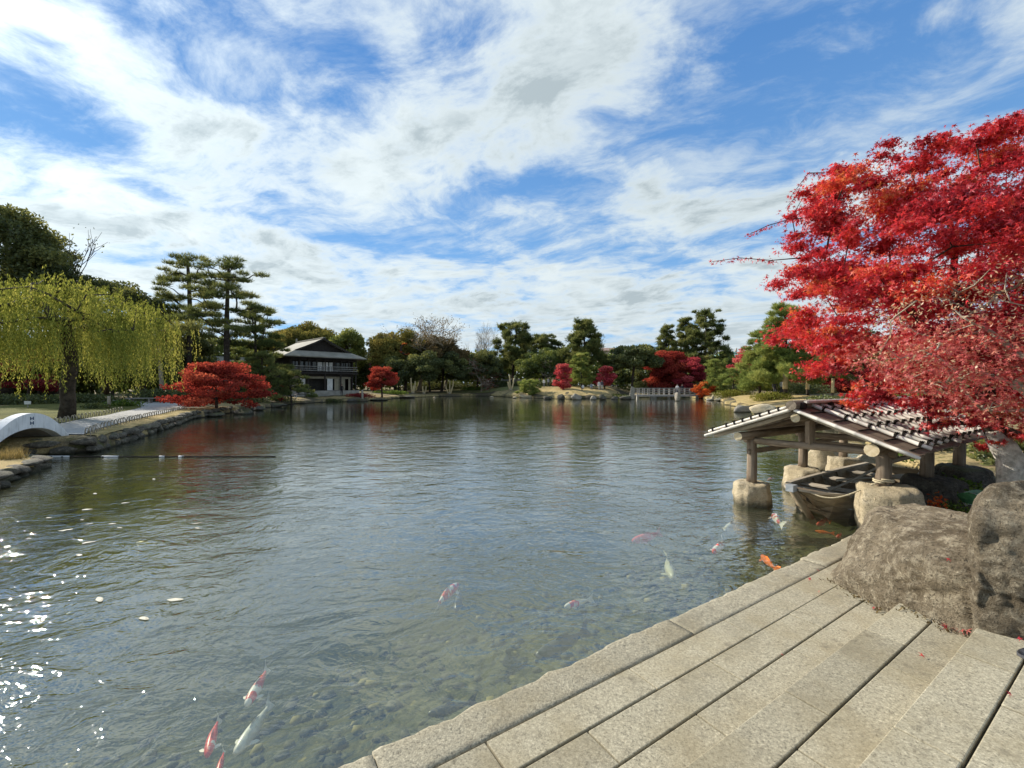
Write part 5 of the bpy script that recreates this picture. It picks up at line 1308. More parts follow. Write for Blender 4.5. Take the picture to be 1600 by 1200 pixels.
# ------------------------------------------------------------------ two storey house
def house():
    A = Vector((-27.9, 52.7, 0)); fx = Vector((.68, .733, 0)).normalized(); ang = math.atan2(fx.y, fx.x); W, Dp = 10.7, 10.0
    root = thing('house', 'dark timber two storey garden house with hipped gable roof and balcony', 'house', A, ang)
    gz = 1.05; MW = (M['house_dark'])
    bx = lambda name, x0, x1, y0, y1, z0, z1, mat, par=root, bev=0: MB().box(((x0 + x1) / 2, (y0 + y1) / 2, (z0 + z1) / 2), (x1 - x0, y1 - y0, z1 - z0)).build(name, mat, par, bevel=bev)
    bx('stone_base', .6, W - .5, .9, Dp, .2, 1.38, M['concrete'])
    bx('inner_wall', 1.5, W - 1.4, 3.0, 3.2, 1.4, 5.7, M['house_inside'])
    bx('side_wall', 1.2, 1.4, 1.6, Dp - .4, 1.38, 5.7, M['house_dark']); bx('side_wall', W - 1.3, W - 1.1, 1.6, Dp - .4, 1.38, 5.7, M['house_dark'])
    bx('rear_wall', 1.4, W - 1.3, Dp - .6, Dp - .4, 1.38, 5.7, M['plaster'])
    bx('balcony_floor', .9, W - .8, .75, 3.0, 3.62, 3.80, MW); bx('upper_beam', .9, W - .8, 1.15, 1.3, 5.35, 5.62, MW); bx('ground_beam', 1.1, W - 1.0, 1.55, 1.75, 3.30, 3.58, MW)
    n = 9
    for i in range(n):
        x = 1.0 + (W - 2.0) * i / (n - 1)
        bx('upper_post', x - .06, x + .06, .86, .98, 3.80, 5.5, MW); 
        if i % 2 == 0 or i == 1: bx('ground_post', x - .075, x + .075, .95, 1.1, 1.38, 3.62, MW)
    for z in (4.05, 4.30, 4.58): bx('balcony_rail', .95, W - .85, .80, .86, z - .035, z + .035, M['deckwood'])
    for i in range(33):
        x = 1.0 + (W - 2.0) * i / 32; bx('baluster', x - .02, x + .02, .815, .845, 3.80, 4.55, MW)
    # upper floor sliding windows: dark glass, two of them pale paper
    for i in range(10):
        x0 = 1.45 + (W - 2.85) * i / 10; x1 = 1.45 + (W - 2.85) * (i + 1) / 10
        f = bx('window', x0 + .02, x1 - .02, 1.72, 1.78, 3.85, 5.3, MW); bx('pane', x0 + .08, x1 - .08, 1.69, 1.715, 4.0, 5.2, M['shoji'] if i in (4, 5, 6) else M['glass'], f)
        bx('glazing_bar', x0 + .08, x1 - .08, 1.675, 1.688, 4.57, 4.61, MW, f)
    # ground floor: dark openings, paper screens and plaster panels
    for x0, x1, mt, nm in ((1.45, 2.2, 'plaster', 'plaster_panel'), (2.35, 3.1, 'shoji', 'paper_screen'), (6.0, 6.75, 'shoji', 'paper_screen'), (7.0, 7.6, 'plaster', 'plaster_panel'), (7.7, 8.5, 'plaster', 'plaster_panel'), (9.0, 9.3, 'plaster', 'plaster_panel')):
        bx(nm, x0, x1, 1.78, 1.84, 1.42, 3.0 if mt == 'shoji' else 3.25, M[mt])
    bx('transom_panel', 1.4, W - 1.3, 1.85, 1.89, 3.0, 3.30, M['plaster'])
    # roof
    ov = 0.0; xc = W / 2
    sec = [(0, 8.42), (1.3, 7.72), (2.6, 7.12), (3.76, 6.62), (4.6, 6.22), (5.45, 5.86)]
    def slope(sg):
        mb = MB()
        for (x0, z0), (x1, z1) in zip(sec[:-1], sec[1:]):
            ya = 1.25 if x1 <= 3.8 else None
            f0 = 1.25 if x0 < 3.7 else (1.25 - (x0 - 3.76) / (5.45 - 3.76) * 1.33); f1 = 1.25 if x1 < 3.7 else (1.25 - (x1 - 3.76) / (5.45 - 3.76) * 1.33)
            q = [(xc + sg * x0, f0, z0), (xc + sg * x1, f1, z1), (xc + sg * x1, Dp + .6, z1), (xc + sg * x0, Dp + .6, z0)]
            mb.add(q + [(a, b, c - .13) for a, b, c in q], [(0, 1, 2, 3), (7, 6, 5, 4), (0, 4, 5, 1), (3, 2, 6, 7)])
        x1, z1 = sec[-1]; mb.add([(xc + sg * x1, -.08, z1), (xc + sg * x1, Dp + .6, z1), (xc + sg * x1, Dp + .6, z1 - .13), (xc + sg * x1, -.08, z1 - .13)], [(0, 1, 2, 3)])
        return mb.build('roof_slope', M['roof'], root)
    rs = slope(-1); slope(1)
    mb = MB(); q = [(xc - 5.45, -.08, 5.86), (xc + 5.45, -.08, 5.86), (xc + 3.76, 1.9, 6.60), (xc - 3.76, 1.9, 6.60)]
    q = [(xc - 5.45, -.08, 5.855), (xc + 5.45, -.08, 5.855), (xc + 3.80, 1.24, 6.60), (xc - 3.80, 1.24, 6.60)]
    mb.add(q + [(a, b, c - .12) for a, b, c in q], [(0, 1, 2, 3), (7, 6, 5, 4), (0, 4, 5, 1)]); mb.build('front_roof', M['roof'], root)
    mb = MB(); mb.add([(xc - 3.76, 1.9, 6.5), (xc + 3.76, 1.9, 6.5), (xc, 1.9, 8.32)], [(0, 1, 2)]); mb.add([(xc - 3.76, 1.24, 6.602), (xc + 3.76, 1.24, 6.602), (xc + 3.76, 1.9, 6.602), (xc - 3.76, 1.9, 6.602)], [(0, 1, 2, 3)]); mb.build('gable', M['house_dark'], root)
    for k in range(5): bx('gable_lattice', xc - 2.6 + k * 1.3 - .03, xc - 2.6 + k * 1.3 + .03, 1.85, 1.895, 6.61, 8.0 - abs(k - 2) * .58, MW)
    for sg in (-1, 1):
        mb = MB(); a = [(xc + sg * x, 1.18, z + .05) for x, z in sec[:4]]; b_ = [(x, 1.18, z - .26) for x, _, z in a]; mb.quadstrip(a, b_); a2 = [(x, 1.245, z) for x, _, z in a]; mb.quadstrip(a, a2); mb.build('barge_board', M['house_dark'], root)
    bx('ridge_cap', xc - .16, xc + .16, 1.2, Dp + .6, 8.40, 8.56, M['roof']); bx('soffit', .1, W - .1, .0, Dp + .4, 5.64, 5.70, M['house_dark'])
    mb = MB(); mb.tube([(xc - .1, Dp + .4, 8.5), (xc - .1, Dp + .45, 9.0)], .12, 6); mb.build('ridge_end', M['concrete'], root)
    # low wing behind the pine
    mb = MB(); mb.add([(-6.6, 9.5, 5.0), (-.2, 9.5, 5.0), (-1.2, 12.0, 6.0), (-5.6, 12.0, 6.0), (-6.6, 14.5, 5.0), (-.2, 14.5, 5.0)], [(0, 1, 2, 3), (3, 2, 5, 4), (0, 3, 4), (1, 5, 2)]); mb.build('wing_roof', M['roof'], root)
    bx('wing_wall', -5.9, -.8, 10.2, 13.8, 1.0, 5.0, M['house_dark'])
house()

# ------------------------------------------------------------------ timber bridge, fence, distant buildings
def timber_bridge():
    x0, x1 = XY(996, 67).x, XY(1094, 67).x; Yb = 67.0; zd = .62
    root = thing('timber_bridge', 'long grey timber bridge with open railing on the far side of the pond', 'bridge', (0, 0, 0))
    mb = MB().box(((x0 + x1) / 2, Yb + .9, zd - .04), (x1 - x0, 1.8, .08)); mb.build('deck', M['deckwood'], root)
    for y in (Yb, Yb + 1.8):
        MB().box(((x0 + x1) / 2, y, zd - .17), (x1 - x0 + .3, .14, .2)).build('girder', M['deckwood'], root)
        for z, h in ((1.02, .09), (1.33, .09), (1.62, .11)): MB().box(((x0 + x1) / 2, y, z), (x1 - x0 + .2, .07, h)).build('rail', M['deckwood'], root)
        n = 12
        for i in range(n + 1): MB().box((x0 + (x1 - x0) * i / n, y - .005, 1.12), (.11, .11, 1.12)).build('rail_post', M['deckwood'], root)
    for f in (.02, .27, .52, .98): MB().box((x0 + (x1 - x0) * f, Yb + .6, .05), (.9 if f == .27 else .35, .5, .72)).build('pier', M['concrete'], root, bevel=.03)
    return zd
ZDK = timber_bridge()
root = thing('screen_fence', 'grey screen fence with a pale post behind the far lawn', 'fence', (0, 0, 0))
for a, b_ in ((752, 768), (768.4, 784), (784.4, 808), (808.4, 828)):
    p, q = XY(a, 98), XY(b_, 98); gz = ground_z(p.x, 98); MB().box(((p.x + q.x) / 2, 98, gz + .75), (q.x - p.x, .08, 1.6)).build('panel', M['grey_fence'], root)
for px in (752, 768, 784, 808, 828):
    p = XY(px, 97.9); MB().box((p.x, 97.9, ground_z(p.x, 98) + .85), (.14 if px != 784 else .3, .14, 1.85)).build('post', M['deckwood'] if px != 784 else M['float'], root)
def building(label, px, Y, w, d, ztop, roofh, wall, roof, spire=False, nwin=6):
    c = XY(px, Y); root = thing('building', label, 'building', (c.x, Y, 0)); z0 = 1.0
    MB().box((0, d / 2, (z0 + ztop) / 2), (w, d, ztop - z0)).build('wall', wall, root)
    mb = MB(); e = .8; mb.add([(-w / 2 - e, -e, ztop), (w / 2 + e, -e, ztop), (w / 2 + e, d + e, ztop), (-w / 2 - e, d + e, ztop), (-w / 4, d / 2, ztop + roofh), (w / 4, d / 2, ztop + roofh)], [(0, 1, 5, 4), (1, 2, 5), (2, 3, 4, 5), (3, 0, 4), (3, 2, 1, 0)]); r = mb.build('roof', roof, root)
    for k in range(nwin):
        x = -w / 2 + w * (k + .5) / nwin; f = MB().box((x, -.03, ztop - 1.6), (w / nwin * .6, .08, 1.3)).build('window', M['deckwood'], root); MB().box((x, -.085, ztop - 1.6), (w / nwin * .5, .03, 1.1)).build('pane', M['glass'], f)
    if spire:
        mb = MB(); mb.tube([(0, d / 2, ztop + roofh - .2), (0, d / 2, ztop + roofh + .7), (0, d / 2, ztop + roofh + 1.6)], [.5, .35, .08], 8); mb.build('roof_ornament', M['beige'], r)
        for sx in (-1, 1): 
            mb = MB(); mb.tube([(sx * w / 4, d / 2, ztop + roofh - .1), (sx * w / 4 + .3 * sx, d / 2, ztop + roofh + 1.1)], [.4, .1], 6); mb.build('roof_ornament', M['beige'], r)
building('pale brown building roof showing between the far pines', 957, 140, 9, 8, Zat(548, 140), 1.3, M['beige'], mat_plain('brown roof', (.22, .15, .12), (.28, .2, .16), 2, .8, .003))
building('white building with verdigris roof and ornaments behind the far pines', 1150, 120, 8, 8, Zat(560, 120), 2.2, M['white_paint'], M['green_roof'], True)
building('low beige building between the crimson maples and the right bank pines', 1126, 100, 7, 6, Zat(568, 100), 1.0, M['beige'], M['roof'])

# ------------------------------------------------------------------ stones, stumps and visitors round the pond
def shore_rock(label, px, pyw, w, h, mat='grey_rock', seed=0, deep=.8, dy=0.25, cat='rock', name='rock', tilt=0.0):
    Y = F * H / (pyw - HOR); c = XY(px, Y); rw = m_of(w, Y) / 2; rh = m_of(h, Y) * .66
    return put_rock(label, (c.x, Y + rw * deep * .6 + dy, rh * .32), (rw * 1.12, rw * deep, rh * .78), mat, name, seed, random.uniform(-.3, .3), 'stones along the shore', cat, tilt)
SR = [
 ('squat grey stone at the water below the azalea mound on the right bank', 1168, 645, 30, 16, 'grey_rock', 1), ('broad sunlit tan stone just above the boathouse ridge end', 1203, 648, 46, 22, 'pale_rock', 2),
 ('low grey stone left of the squat grey stone on the right bank', 1150, 629, 22, 11, 'grey_rock', 3), ('grey stone at the foot of the mossy right bank beside the thin pine', 1128, 627, 22, 10, 'grey_rock', 4), ('small flat grey stone at the water near the rounded green pine', 1112, 626, 14, 6, 'grey_rock', 5),
 ('pale upright stone at the water between the orange maple and the right bank', 1116, 626, 7, 16, 'pale_rock', 6), ('small pale stone on top of the right bank beside the azalea mound', 1184, 622, 12, 13, 'grey_rock', 7),
 ('pale pointed stone standing in the water before the timber bridge', 1061, 627, 11, 26, 'grey_rock', 8), ('tall jagged pale stone standing at the near end of the timber bridge', 989, 624.5, 9, 42, 'grey_rock', 9),
 ('dark stone heap under the jagged pale stone', 980, 624.5, 24, 10, 'dark_rock', 10), ('low dark stone at the water left of the jagged stone', 962, 624.5, 16, 8, 'dark_rock', 11), ('dark hollow stone below the sunlit slope', 943, 625, 18, 12, 'dark_rock', 12),
 ('tan stone at the foot of the sunlit slope', 928, 625, 14, 9, 'grey_rock', 13), ('long leaning tan stone at the water under the rose red maple', 902, 625, 20, 15, 'grey_rock', 14), ('dark leaning stone beside the tall rose red maple', 878, 624.5, 16, 15, 'dark_rock', 15),
 ('dark low stone under the spreading waterside pine', 856, 624, 18, 8, 'dark_rock', 16), ('small white stone at the water under the spreading waterside pine', 804, 622.5, 8, 4, 'pale_rock', 17), ('long tan stone under the spreading waterside pine', 822, 622, 26, 8, 'pale_rock', 18),
 ('flat pale stone on the shore below the far lawn', 768, 621.5, 9, 3, 'pale_rock', 19), ('small white stone at the water below the propped stumps', 679, 621.8, 6, 3, 'pale_rock', 20), ('low dark stones below the first propped stump', 632, 622.2, 26, 6, 'dark_rock', 21),
 ('dark stone at the water below the small round red maple', 590, 626, 26, 6, 'dark_rock', 22), ('dark flat stone at the water right of the boat landing', 545, 628, 24, 7, 'dark_rock', 23), ('flat pale landing stone below the house terrace', 518, 628, 22, 5, 'grey_rock', 24),
 ('dark rounded stone left of the landing stone', 500, 628, 18, 9, 'dark_rock', 25), ('dark stone at the foot of the small clipped pine', 424, 637, 34, 12, 'dark_rock', 26), ('dark stone at the water under the scarlet maple', 372, 648, 40, 15, 'dark_rock', 27),
 ('dark stone beside the water between scarlet maple and clipped pine', 398, 642, 26, 11, 'dark_rock', 28), ('dark low stone under the left skirt of the scarlet maple', 330, 652, 30, 10, 'dark_rock', 29)]
for lb, px, py, w, h, mt, sd in SR: shore_rock(lb, px, py, w, h, mt, sd)
put_rock('large sunlit tan stone behind the second boathouse post', (7.55, 10.35, .28), (.44, .40, .72), 'pale_rock', seed=41); put_rock('low sunlit tan stone beside the moored boat', (8.35, 10.15, .16), (.52, .42, .42), 'pale_rock', seed=42)
put_rock('small pale yellow stone behind the wide boulder', XY(1425, 5.75, .30), (.26, .20, .22), 'pale_rock', seed=43)
put_rock('dark stone at the end of the kerb under the boathouse', DK(7.75, -2.0, .10), (.3, .3, .22), 'dark_rock', seed=44)
def waterside_pine():
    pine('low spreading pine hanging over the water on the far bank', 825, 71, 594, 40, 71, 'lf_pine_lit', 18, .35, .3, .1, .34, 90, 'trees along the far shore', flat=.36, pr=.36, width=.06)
waterside_pine()
def stump(label, px, Y, arms, r=.16, wrap='straw'):
    b = at(px, Y, -.1); root = thing('pollarded_stump', label, 'stump', b, 0, 'pollarded stumps on the far shore')
    for k, (dx, h) in enumerate(arms):
        mb = MB(); mb.tube([(dx * .3, 0, 0), (dx * .55, .02, h * .3), (dx * .9, 0, h * .62), (dx, .03, h)], [r * 1.2, r, r * .85, r * .75], 8); mb.build('limb', M[wrap], root, True)
    mb = MB(); mb.tube([(0, 0, 0), (0, 0, .35)], [r * 2.4, r * 1.5], 9); mb.build('foot', M['bark_pale'], root, True)
stump('pollarded stump with two upright limbs left of the far lawn', 645, 79, [(-.35, 2.9), (.45, 2.3), (.2, 1.5)])
stump('pollarded stump with three spread limbs in the middle of the far shore', 702, 83.5, [(-.7, 1.9), (.1, 2.7), (.8, 2.8)])
stump('pollarded stump beside the low spreading pine', 798, 80, [(-.2, 2.9), (.55, 2.3), (-.5, 1.6)])
stump('short shaded pollarded stump right of the first stump', 662, 80.5, [(-.2, 1.5), (.45, 1.5)], .14)
def post_thing(name, label, cat, px, Y, h, r, mat, z=None):
    b = at(px, Y, -.2) if z is None else XY(px, Y, z); mb = MB(); mb.tube([(0, 0, 0), (.01, 0, h * .5), (0, 0, h * .97), (0, 0, h)], [r, r, r * .95, r * .6], 10); o = mb.build(name, M[mat], None, True, loc=b); return tag(o, label, cat)
post_thing('mooring_post', 'pale wooden post standing in the water near the house', 'post', 566, 55.0, 1.9, .14, 'wood_grey', -.4)
post_thing('marker_post', 'small pale marker post beside the path near the willow', 'post', 170, 28.5, 1.0, .09, 'wood_grey')
root = thing('bench', 'low grey bench at the end of the path', 'bench', at(235, 35, 0), .15)
MB().box((0, 0, .42), (3.4, .45, .06)).build('seat', M['deckwood'], root)
for x in (-1.4, 0, 1.4): MB().box((x, 0, .18), (.1, .38, .42)).build('leg', M['deckwood'], root)
root = thing('notice_plate', 'small white notice plate on the lawn behind the willow', 'sign', at(43, 27, 0), .2)
MB().box((0, 0, .34), (.34, .03, .20)).build('plate', M['float'], root); MB().box((0, .02, .12), (.04, .03, .4)).build('stake', M['deckwood'], root)

# ---- people
def cloth(name, c): return mat_plain(name, tuple(k * .8 for k in c), c, 12, .9, .003)
SKIN = mat_plain('skin', (.42, .26, .18), (.50, .32, .23), 8, .6, .001); HAIR = mat_plain('dark hair', (.012, .010, .009), (.03, .024, .02), 30, .6, .003)
CL = {}
def clothmat(c):
    if c not in CL: CL[c] = cloth('cloth', c)
    return CL[c]
def person(label, loc, rz, top, legs, pose='stand', hgt_=1.66, group=None):
    root = thing('person', label, 'person', loc, rz, group)
    J = {'pel': (0, 0, .92), 'wst': (0, 0, 1.06), 'chs': (0, -.01, 1.28), 'nck': (0, 0, 1.44), 'hd': (0, .02, 1.53), 'hd2': (0, .03, 1.60), 'hd3': (0, .02, 1.66)}
    for s, q in ((-1, 'l'), (1, 'r')):
        J['hip' + q] = (s * .09, 0, .88); J['kn' + q] = (s * .10, .02 + (.05 * s if pose == 'walk' else 0), .48); J['an' + q] = (s * .10, -.02 + (.12 * s if pose == 'walk' else 0), .08); J['toe' + q] = (s * .11, .13 + (.12 * s if pose == 'walk' else 0), .03)
        J['sh' + q] = (s * .17, 0, 1.38); J['el' + q] = (s * .23, -.02, 1.12); J['wr' + q] = (s * .22, .08 if pose != 'raise' else .2, .90 if pose != 'raise' else 1.28); J['ha' + q] = (s * .21, .11 if pose != 'raise' else .28, .81 if pose != 'raise' else 1.36)
    if pose == 'sit':
        for k in J:
            x, y, z = J[k]
            if k[:2] in ('pe', 'ws', 'ch', 'nc', 'hd', 'sh', 'el', 'wr', 'ha'): J[k] = (x, y + (z - .92) * .12, z - .45)
        for s, q in ((-1, 'l'), (1, 'r')): J['hip' + q] = (s * .09, 0, .45); J['kn' + q] = (s * .11, .40, .47); J['an' + q] = (s * .11, .42, .08); J['toe' + q] = (s * .11, .56, .03); J['wr' + q] = (s * .15, .25, .52); J['ha' + q] = (s * .10, .33, .52); J['el' + q] = (s * .22, .06, .68)
    Rr = {'pel': .125, 'wst': .115, 'chs': .135, 'nck': .055, 'hd': .085, 'hd2': .095, 'hd3': .07, 'hip': .085, 'kn': .06, 'an': .042, 'toe': .038, 'sh': .06, 'el': .046, 'wr': .034, 'ha': .036}
    names = list(J); ix = {k: i for i, k in enumerate(names)}
    E = [('pel', 'wst'), ('wst', 'chs'), ('chs', 'nck'), ('nck', 'hd'), ('hd', 'hd2'), ('hd2', 'hd3')]
    for q in 'lr': E += [('pel', 'hip' + q), ('hip' + q, 'kn' + q), ('kn' + q, 'an' + q), ('an' + q, 'toe' + q), ('chs', 'sh' + q), ('sh' + q, 'el' + q), ('el' + q, 'wr' + q), ('wr' + q, 'ha' + q)]
    me = bpy.data.meshes.new('skeleton'); me.from_pydata([J[k] for k in names], [(ix[a], ix[b]) for a, b in E], [])
    tmp = bpy.data.objects.new('skeleton', me); COL.objects.link(tmp)
    md = tmp.modifiers.new('Skin', 'SKIN'); sk = me.skin_vertices[0].data
    for i, k in enumerate(names):
        r = Rr.get(k, Rr.get(k[:-1], .05)); sk[i].radius = (r, r * (.8 if k in ('chs', 'wst', 'pel') else 1)); sk[i].use_root = (k == 'pel')
    tmp.modifiers.new('Sub', 'SUBSURF').levels = 1
    dg = bpy.context.evaluated_depsgraph_get(); dg.update()
    body = bpy.data.meshes.new_from_object(tmp.evaluated_get(dg)); body.name = 'body'
    bpy.data.objects.remove(tmp); bpy.data.meshes.remove(me)
    body.materials.clear()
    for m_ in (clothmat(top), clothmat(legs), SKIN, M['rubber']): body.materials.append(m_)
    zn = J['nck'][2]; zp = J['pel'][2]
    for p in body.polygons:
        x, y, z = p.center; p.use_smooth = True
        hand = any((Vector(J['ha' + q]) - Vector((x, y, z))).length < .065 for q in 'lr')
        p.material_index = 2 if (z > zn + .01 or hand) else 3 if z < .09 else 1 if (z < zp - .02 or (pose == 'sit' and y > .2 and z < .56)) else 0
    link('body', body, root)
    bm = bmesh.new(); bmesh.ops.create_icosphere(bm, subdivisions=2, radius=1)
    hc = Vector(J['hd2'])
    for v in bm.verts:
        front = v.co.y > .35 and v.co.z < .45
        v.co = hc + Vector((v.co.x * .105, (v.co.y * .115 - .012) if not front else v.co.y * .07, v.co.z * (.115 if v.co.z > 0 else .14) + .01))
    hm = bpy.data.meshes.new('hair'); bm.to_mesh(hm); bm.free(); hm.materials.append(HAIR); hm.polygons.foreach_set('use_smooth', [True] * len(hm.polygons)); link('hair', hm, root)
    root.scale = (hgt_ / 1.70,) * 3
    return root
xb = lambda px: XY(px, 68).x
person('person in a white jacket standing on the timber bridge', (xb(1058), 67.9, ZDK), 2.8, (.75, .74, .72), (.10, .11, .14), group='visitors')
person('person in a dark jacket beside the one in white on the bridge', (xb(1066), 68.0, ZDK), 3.2, (.03, .035, .05), (.05, .05, .06), group='visitors')
for lb, px, Y, rz, top, legs, pose in (
    ('person in dark clothes at the outer edge of the group left of the red maple', 843, 80, 1.5, (.04, .04, .045), (.05, .05, .06), 'stand'),
    ('person in a white coat in the visitor group left of the tall red maple', 850, 79, 3.0, (.78, .77, .74), (.2, .2, .22), 'stand'),
    ('person in grey at the middle of the visitor group left of the tall red maple', 857, 80.5, 2.4, (.22, .24, .27), (.06, .06, .07), 'walk'),
    ('person in a beige coat nearest the tall rose red maple', 864, 78.5, 3.6, (.50, .40, .28), (.08, .08, .09), 'stand'),
    ('person in white and black sitting on the stones below the lower pine', 911, 71.5, 2.6, (.76, .75, .73), (.03, .03, .035), 'sit'),
    ('person in blue grey sitting on the slope under the small red maple', 924, 73.0, 3.1, (.20, .26, .33), (.12, .13, .15), 'sit'),
    ('person in a pale shirt standing under the small rounded red maple', 936, 73.5, 3.1, (.68, .67, .64), (.45, .44, .42), 'stand'),
    ('person with dark top and pale trousers under the small red maple', 940.5, 73.6, 3.3, (.10, .11, .13), (.60, .58, .54), 'stand'),
    ('person in dark clothes by the bushes left of the jagged stone', 965, 74, 2.9, (.05, .06, .08), (.06, .06, .07), 'stand'),
    ('person in black standing on the house terrace by the paper screen', 534, 57.4, 3.1, (.02, .02, .024), (.02, .02, .024), 'stand'),
    ('person in dark clothes sitting by the water before the house corner', 466, 51.2, 2.9, (.05, .05, .06), (.5, .5, .48), 'sit'),
    ('person in dark clothes standing by the corner of the house', 478, 52.6, 3.3, (.035, .035, .04), (.03, .03, .035), 'stand'),
    ('person in dark coat behind the azalea mound on the right bank', 1211, 43, 3.0, (.04, .04, .05), (.06, .06, .07), 'walk'),
    ('person in a pale jacket between the right bank pine trunks', 1221, 46, 3.4, (.66, .65, .62), (.10, .10, .12), 'stand')):
    x = XY(px, Y).x; person(lb, (x, Y, ground_z(x, Y) + .03), rz, top, legs, pose, random.uniform(1.58, 1.74), 'visitors')

# ------------------------------------------------------------------ koi
def mat_koi(name, base, patch, thr, scale, seed):
    m, g, out = new_mat(name); v = g.vm('ADD', objco(g), (seed, seed * .7, 0))
    n = g.noise(g.vm('MULTIPLY', v, (1.0, .8, .3)), scale, 2, .45)
    col = g.mix(g.sstep(n, thr - .02, thr + .02), base, patch)
    principled(g, out, col, .35, None, .5); return m
WH, RD, OR = (.80, .76, .70), (.72, .06, .035), (.85, .17, .02)
def koi(label, c, ang, L, kind, bend=.12, seed=0):
    mats = {'redwhite': (WH, RD, .47), 'mostred': (WH, RD, .36), 'mostwhite': (WH, RD, .58), 'orange': ((.85, .20, .03), OR, .5), 'white': ((.74, .72, .66), (.62, .60, .53), .5), 'pale': ((.48, .46, .30), (.38, .36, .24), .5), 'dark': ((.055, .06, .06), (.085, .09, .09), .5), 'yellow': ((.62, .45, .10), (.70, .55, .18), .5), 'pinkred': ((.62, .22, .18), RD, .45)}
    root = thing('koi', label, 'koi', (c[0], c[1], c[2]), ang, 'koi in the pond'); b_, p_, t_ = mats[kind]
    mt = mat_koi('koi scales', b_, p_, t_, 5.2 / L, seed * 3.3); mb = MB(); V = []; n = 12
    sec = [(-.50, .008, .012), (-.485, .05, .05), (-.44, .080, .075), (-.36, .108, .10), (-.24, .128, .122), (-.08, .132, .13), (.08, .112, .115), (.22, .078, .088), (.34, .046, .062), (.43, .026, .048)]
    cy = lambda x: bend * (x + .2) ** 2 * (1 if x > -.2 else -.3)
    for x, w, h in sec:
        for k in range(n):
            a = 2 * math.pi * k / n; V.append(((x) * L, (cy(x) + w * .72 * math.cos(a)) * L, h * .85 * math.sin(a) * L))
    Fc = [(i * n + k, i * n + (k + 1) % n, (i + 1) * n + (k + 1) % n, (i + 1) * n + k) for i in range(len(sec) - 1) for k in range(n)] + [tuple(range(n))[::-1], tuple((len(sec) - 1) * n + k for k in range(n))]
    mb.add(V, Fc); mb.build('body', mt, root, True)
    fin = mat_plain('koi fin', tuple(k * .8 for k in b_), b_, 30, .5, .001)
    def finm(name, pts, mat):
        q = MB(); th = .006 * L; q.add([(x * L, y * L, z * L + th) for x, y, z in pts] + [(x * L, y * L, z * L - th) for x, y, z in pts], [tuple(range(len(pts))), tuple(range(len(pts), 2 * len(pts)))[::-1]] + [(i, (i + 1) % len(pts), len(pts) + (i + 1) % len(pts), len(pts) + i) for i in range(len(pts))]); q.build(name, mat, root)
    y4 = cy(.42); y6 = cy(.62)
    finm('tail_fin', [(.40, y4 + .02, .03), (.52, y6 + .03, .10), (.66, y6 + .08, .13), (.58, y6 + .02, 0), (.65, y6 - .03, -.11), (.51, y6 - .03, -.08), (.40, y4 - .02, -.03)], fin)
    for s in (-1, 1): finm('pectoral_fin', [(-.30, s * .09, -.03), (-.24, s * .165, -.05), (-.17, s * .19, -.06), (-.16, s * .135, -.05), (-.22, s * .09, -.03)], fin)
    q = MB(); q.add([(-.14 * L, cy(-.14) * L, .10 * L), (-.08 * L, cy(-.08) * L, .155 * L), (.06 * L, cy(.06) * L, .13 * L), (.16 * L, cy(.16) * L, .085 * L), (0, (cy(0) + .008) * L, .09 * L)], [(0, 1, 2, 3, 4)]); q.build('dorsal_fin', fin, root)
def koi_px(label, head, tail, kind, depth=-.10, bend=.12, seed=0):
    a, b = P(*head, depth), P(*tail, depth); d = b - a; c = (a + b) / 2; L = d.length / 1.12
    koi(label, (c.x, c.y, depth), math.atan2(d.y, d.x), L, kind, bend, seed)
KD = -.075
koi_px('red and white koi swimming alone in the middle of the near water', (718, 911), (677, 946), 'redwhite', KD, .15, 1)
koi_px('small white koi with a red saddle, left of the kerb', (880, 949), (923, 935), 'mostwhite', KD, -.1, 2)
koi_px('white koi with red bands, uppermost of the three at the lower edge', (382, 1106), (421, 1044), 'redwhite', KD, .06, 3)
koi_px('red and white koi lowest left of the group near the lower edge', (323, 1186), (338, 1124), 'mostred', KD, -.1, 4)
koi_px('pale grey white koi with a reddish tail beside the red banded ones', (362, 1184), (428, 1098), 'white', KD - .05, .1, 5)
koi_px('mostly red koi cut by the lower edge of the picture', (338, 1215), (352, 1172), 'mostred', KD, .05, 6)
koi_px('red and white koi with spread white fins near the boathouse', (1113, 864), (1135, 846), 'redwhite', -.05, .12, 7)
koi_px('bright orange koi touching the kerb', (1189, 867), (1212, 890), 'orange', -.04, .03, 8)
koi_px('large orange red koi under the boat bow', (1272, 829), (1302, 834), 'orange', -.03, .1, 9)
koi_px('dull red koi just behind the large orange one', (1276, 820), (1294, 813), 'pinkred', -.05, .1, 10)
koi_px('small orange koi nearest the boat bow', (1289, 808), (1296, 816), 'orange', -.04, .05, 11)
koi_px('small dull red koi at the corner of kerb and stone base', (1307, 840), (1316, 834), 'pinkred', -.04, .05, 12)
koi_px('faint pink and white koi beside the front boathouse stone', (1208, 803), (1218, 820), 'redwhite', -.07, .1, 13)
koi_px('white slender koi left of the front boathouse stone', (1131, 829), (1156, 815), 'white', -.06, .2, 14)
koi_px('pale yellowish koi swimming away from the kerb', (1054, 906), (1036, 871), 'pale', -.16, -.15, 15)
koi_px('faint red koi deeper in the water beyond the pale one', (985, 846), (1036, 834), 'pinkred', -.22, .15, 16)
koi_px('pinkish koi behind the front boathouse stone', (1199, 751), (1211, 747), 'pinkred', -.04, .05, 17)
koi_px('big dark carp beside the kerb', (832, 1028), (922, 988), 'dark', -.16, .12, 18)
koi_px('long dark carp close under the kerb edge', (664, 1117), (742, 1098), 'dark', -.2, .1, 19)
koi_px('yellow koi far out on the left', (212, 848), (240, 851), 'yellow', -.05, .1, 20)
koi_px('pale koi near the glittering water on the left', (100, 962), (132, 950), 'pale', -.07, .1, 21)
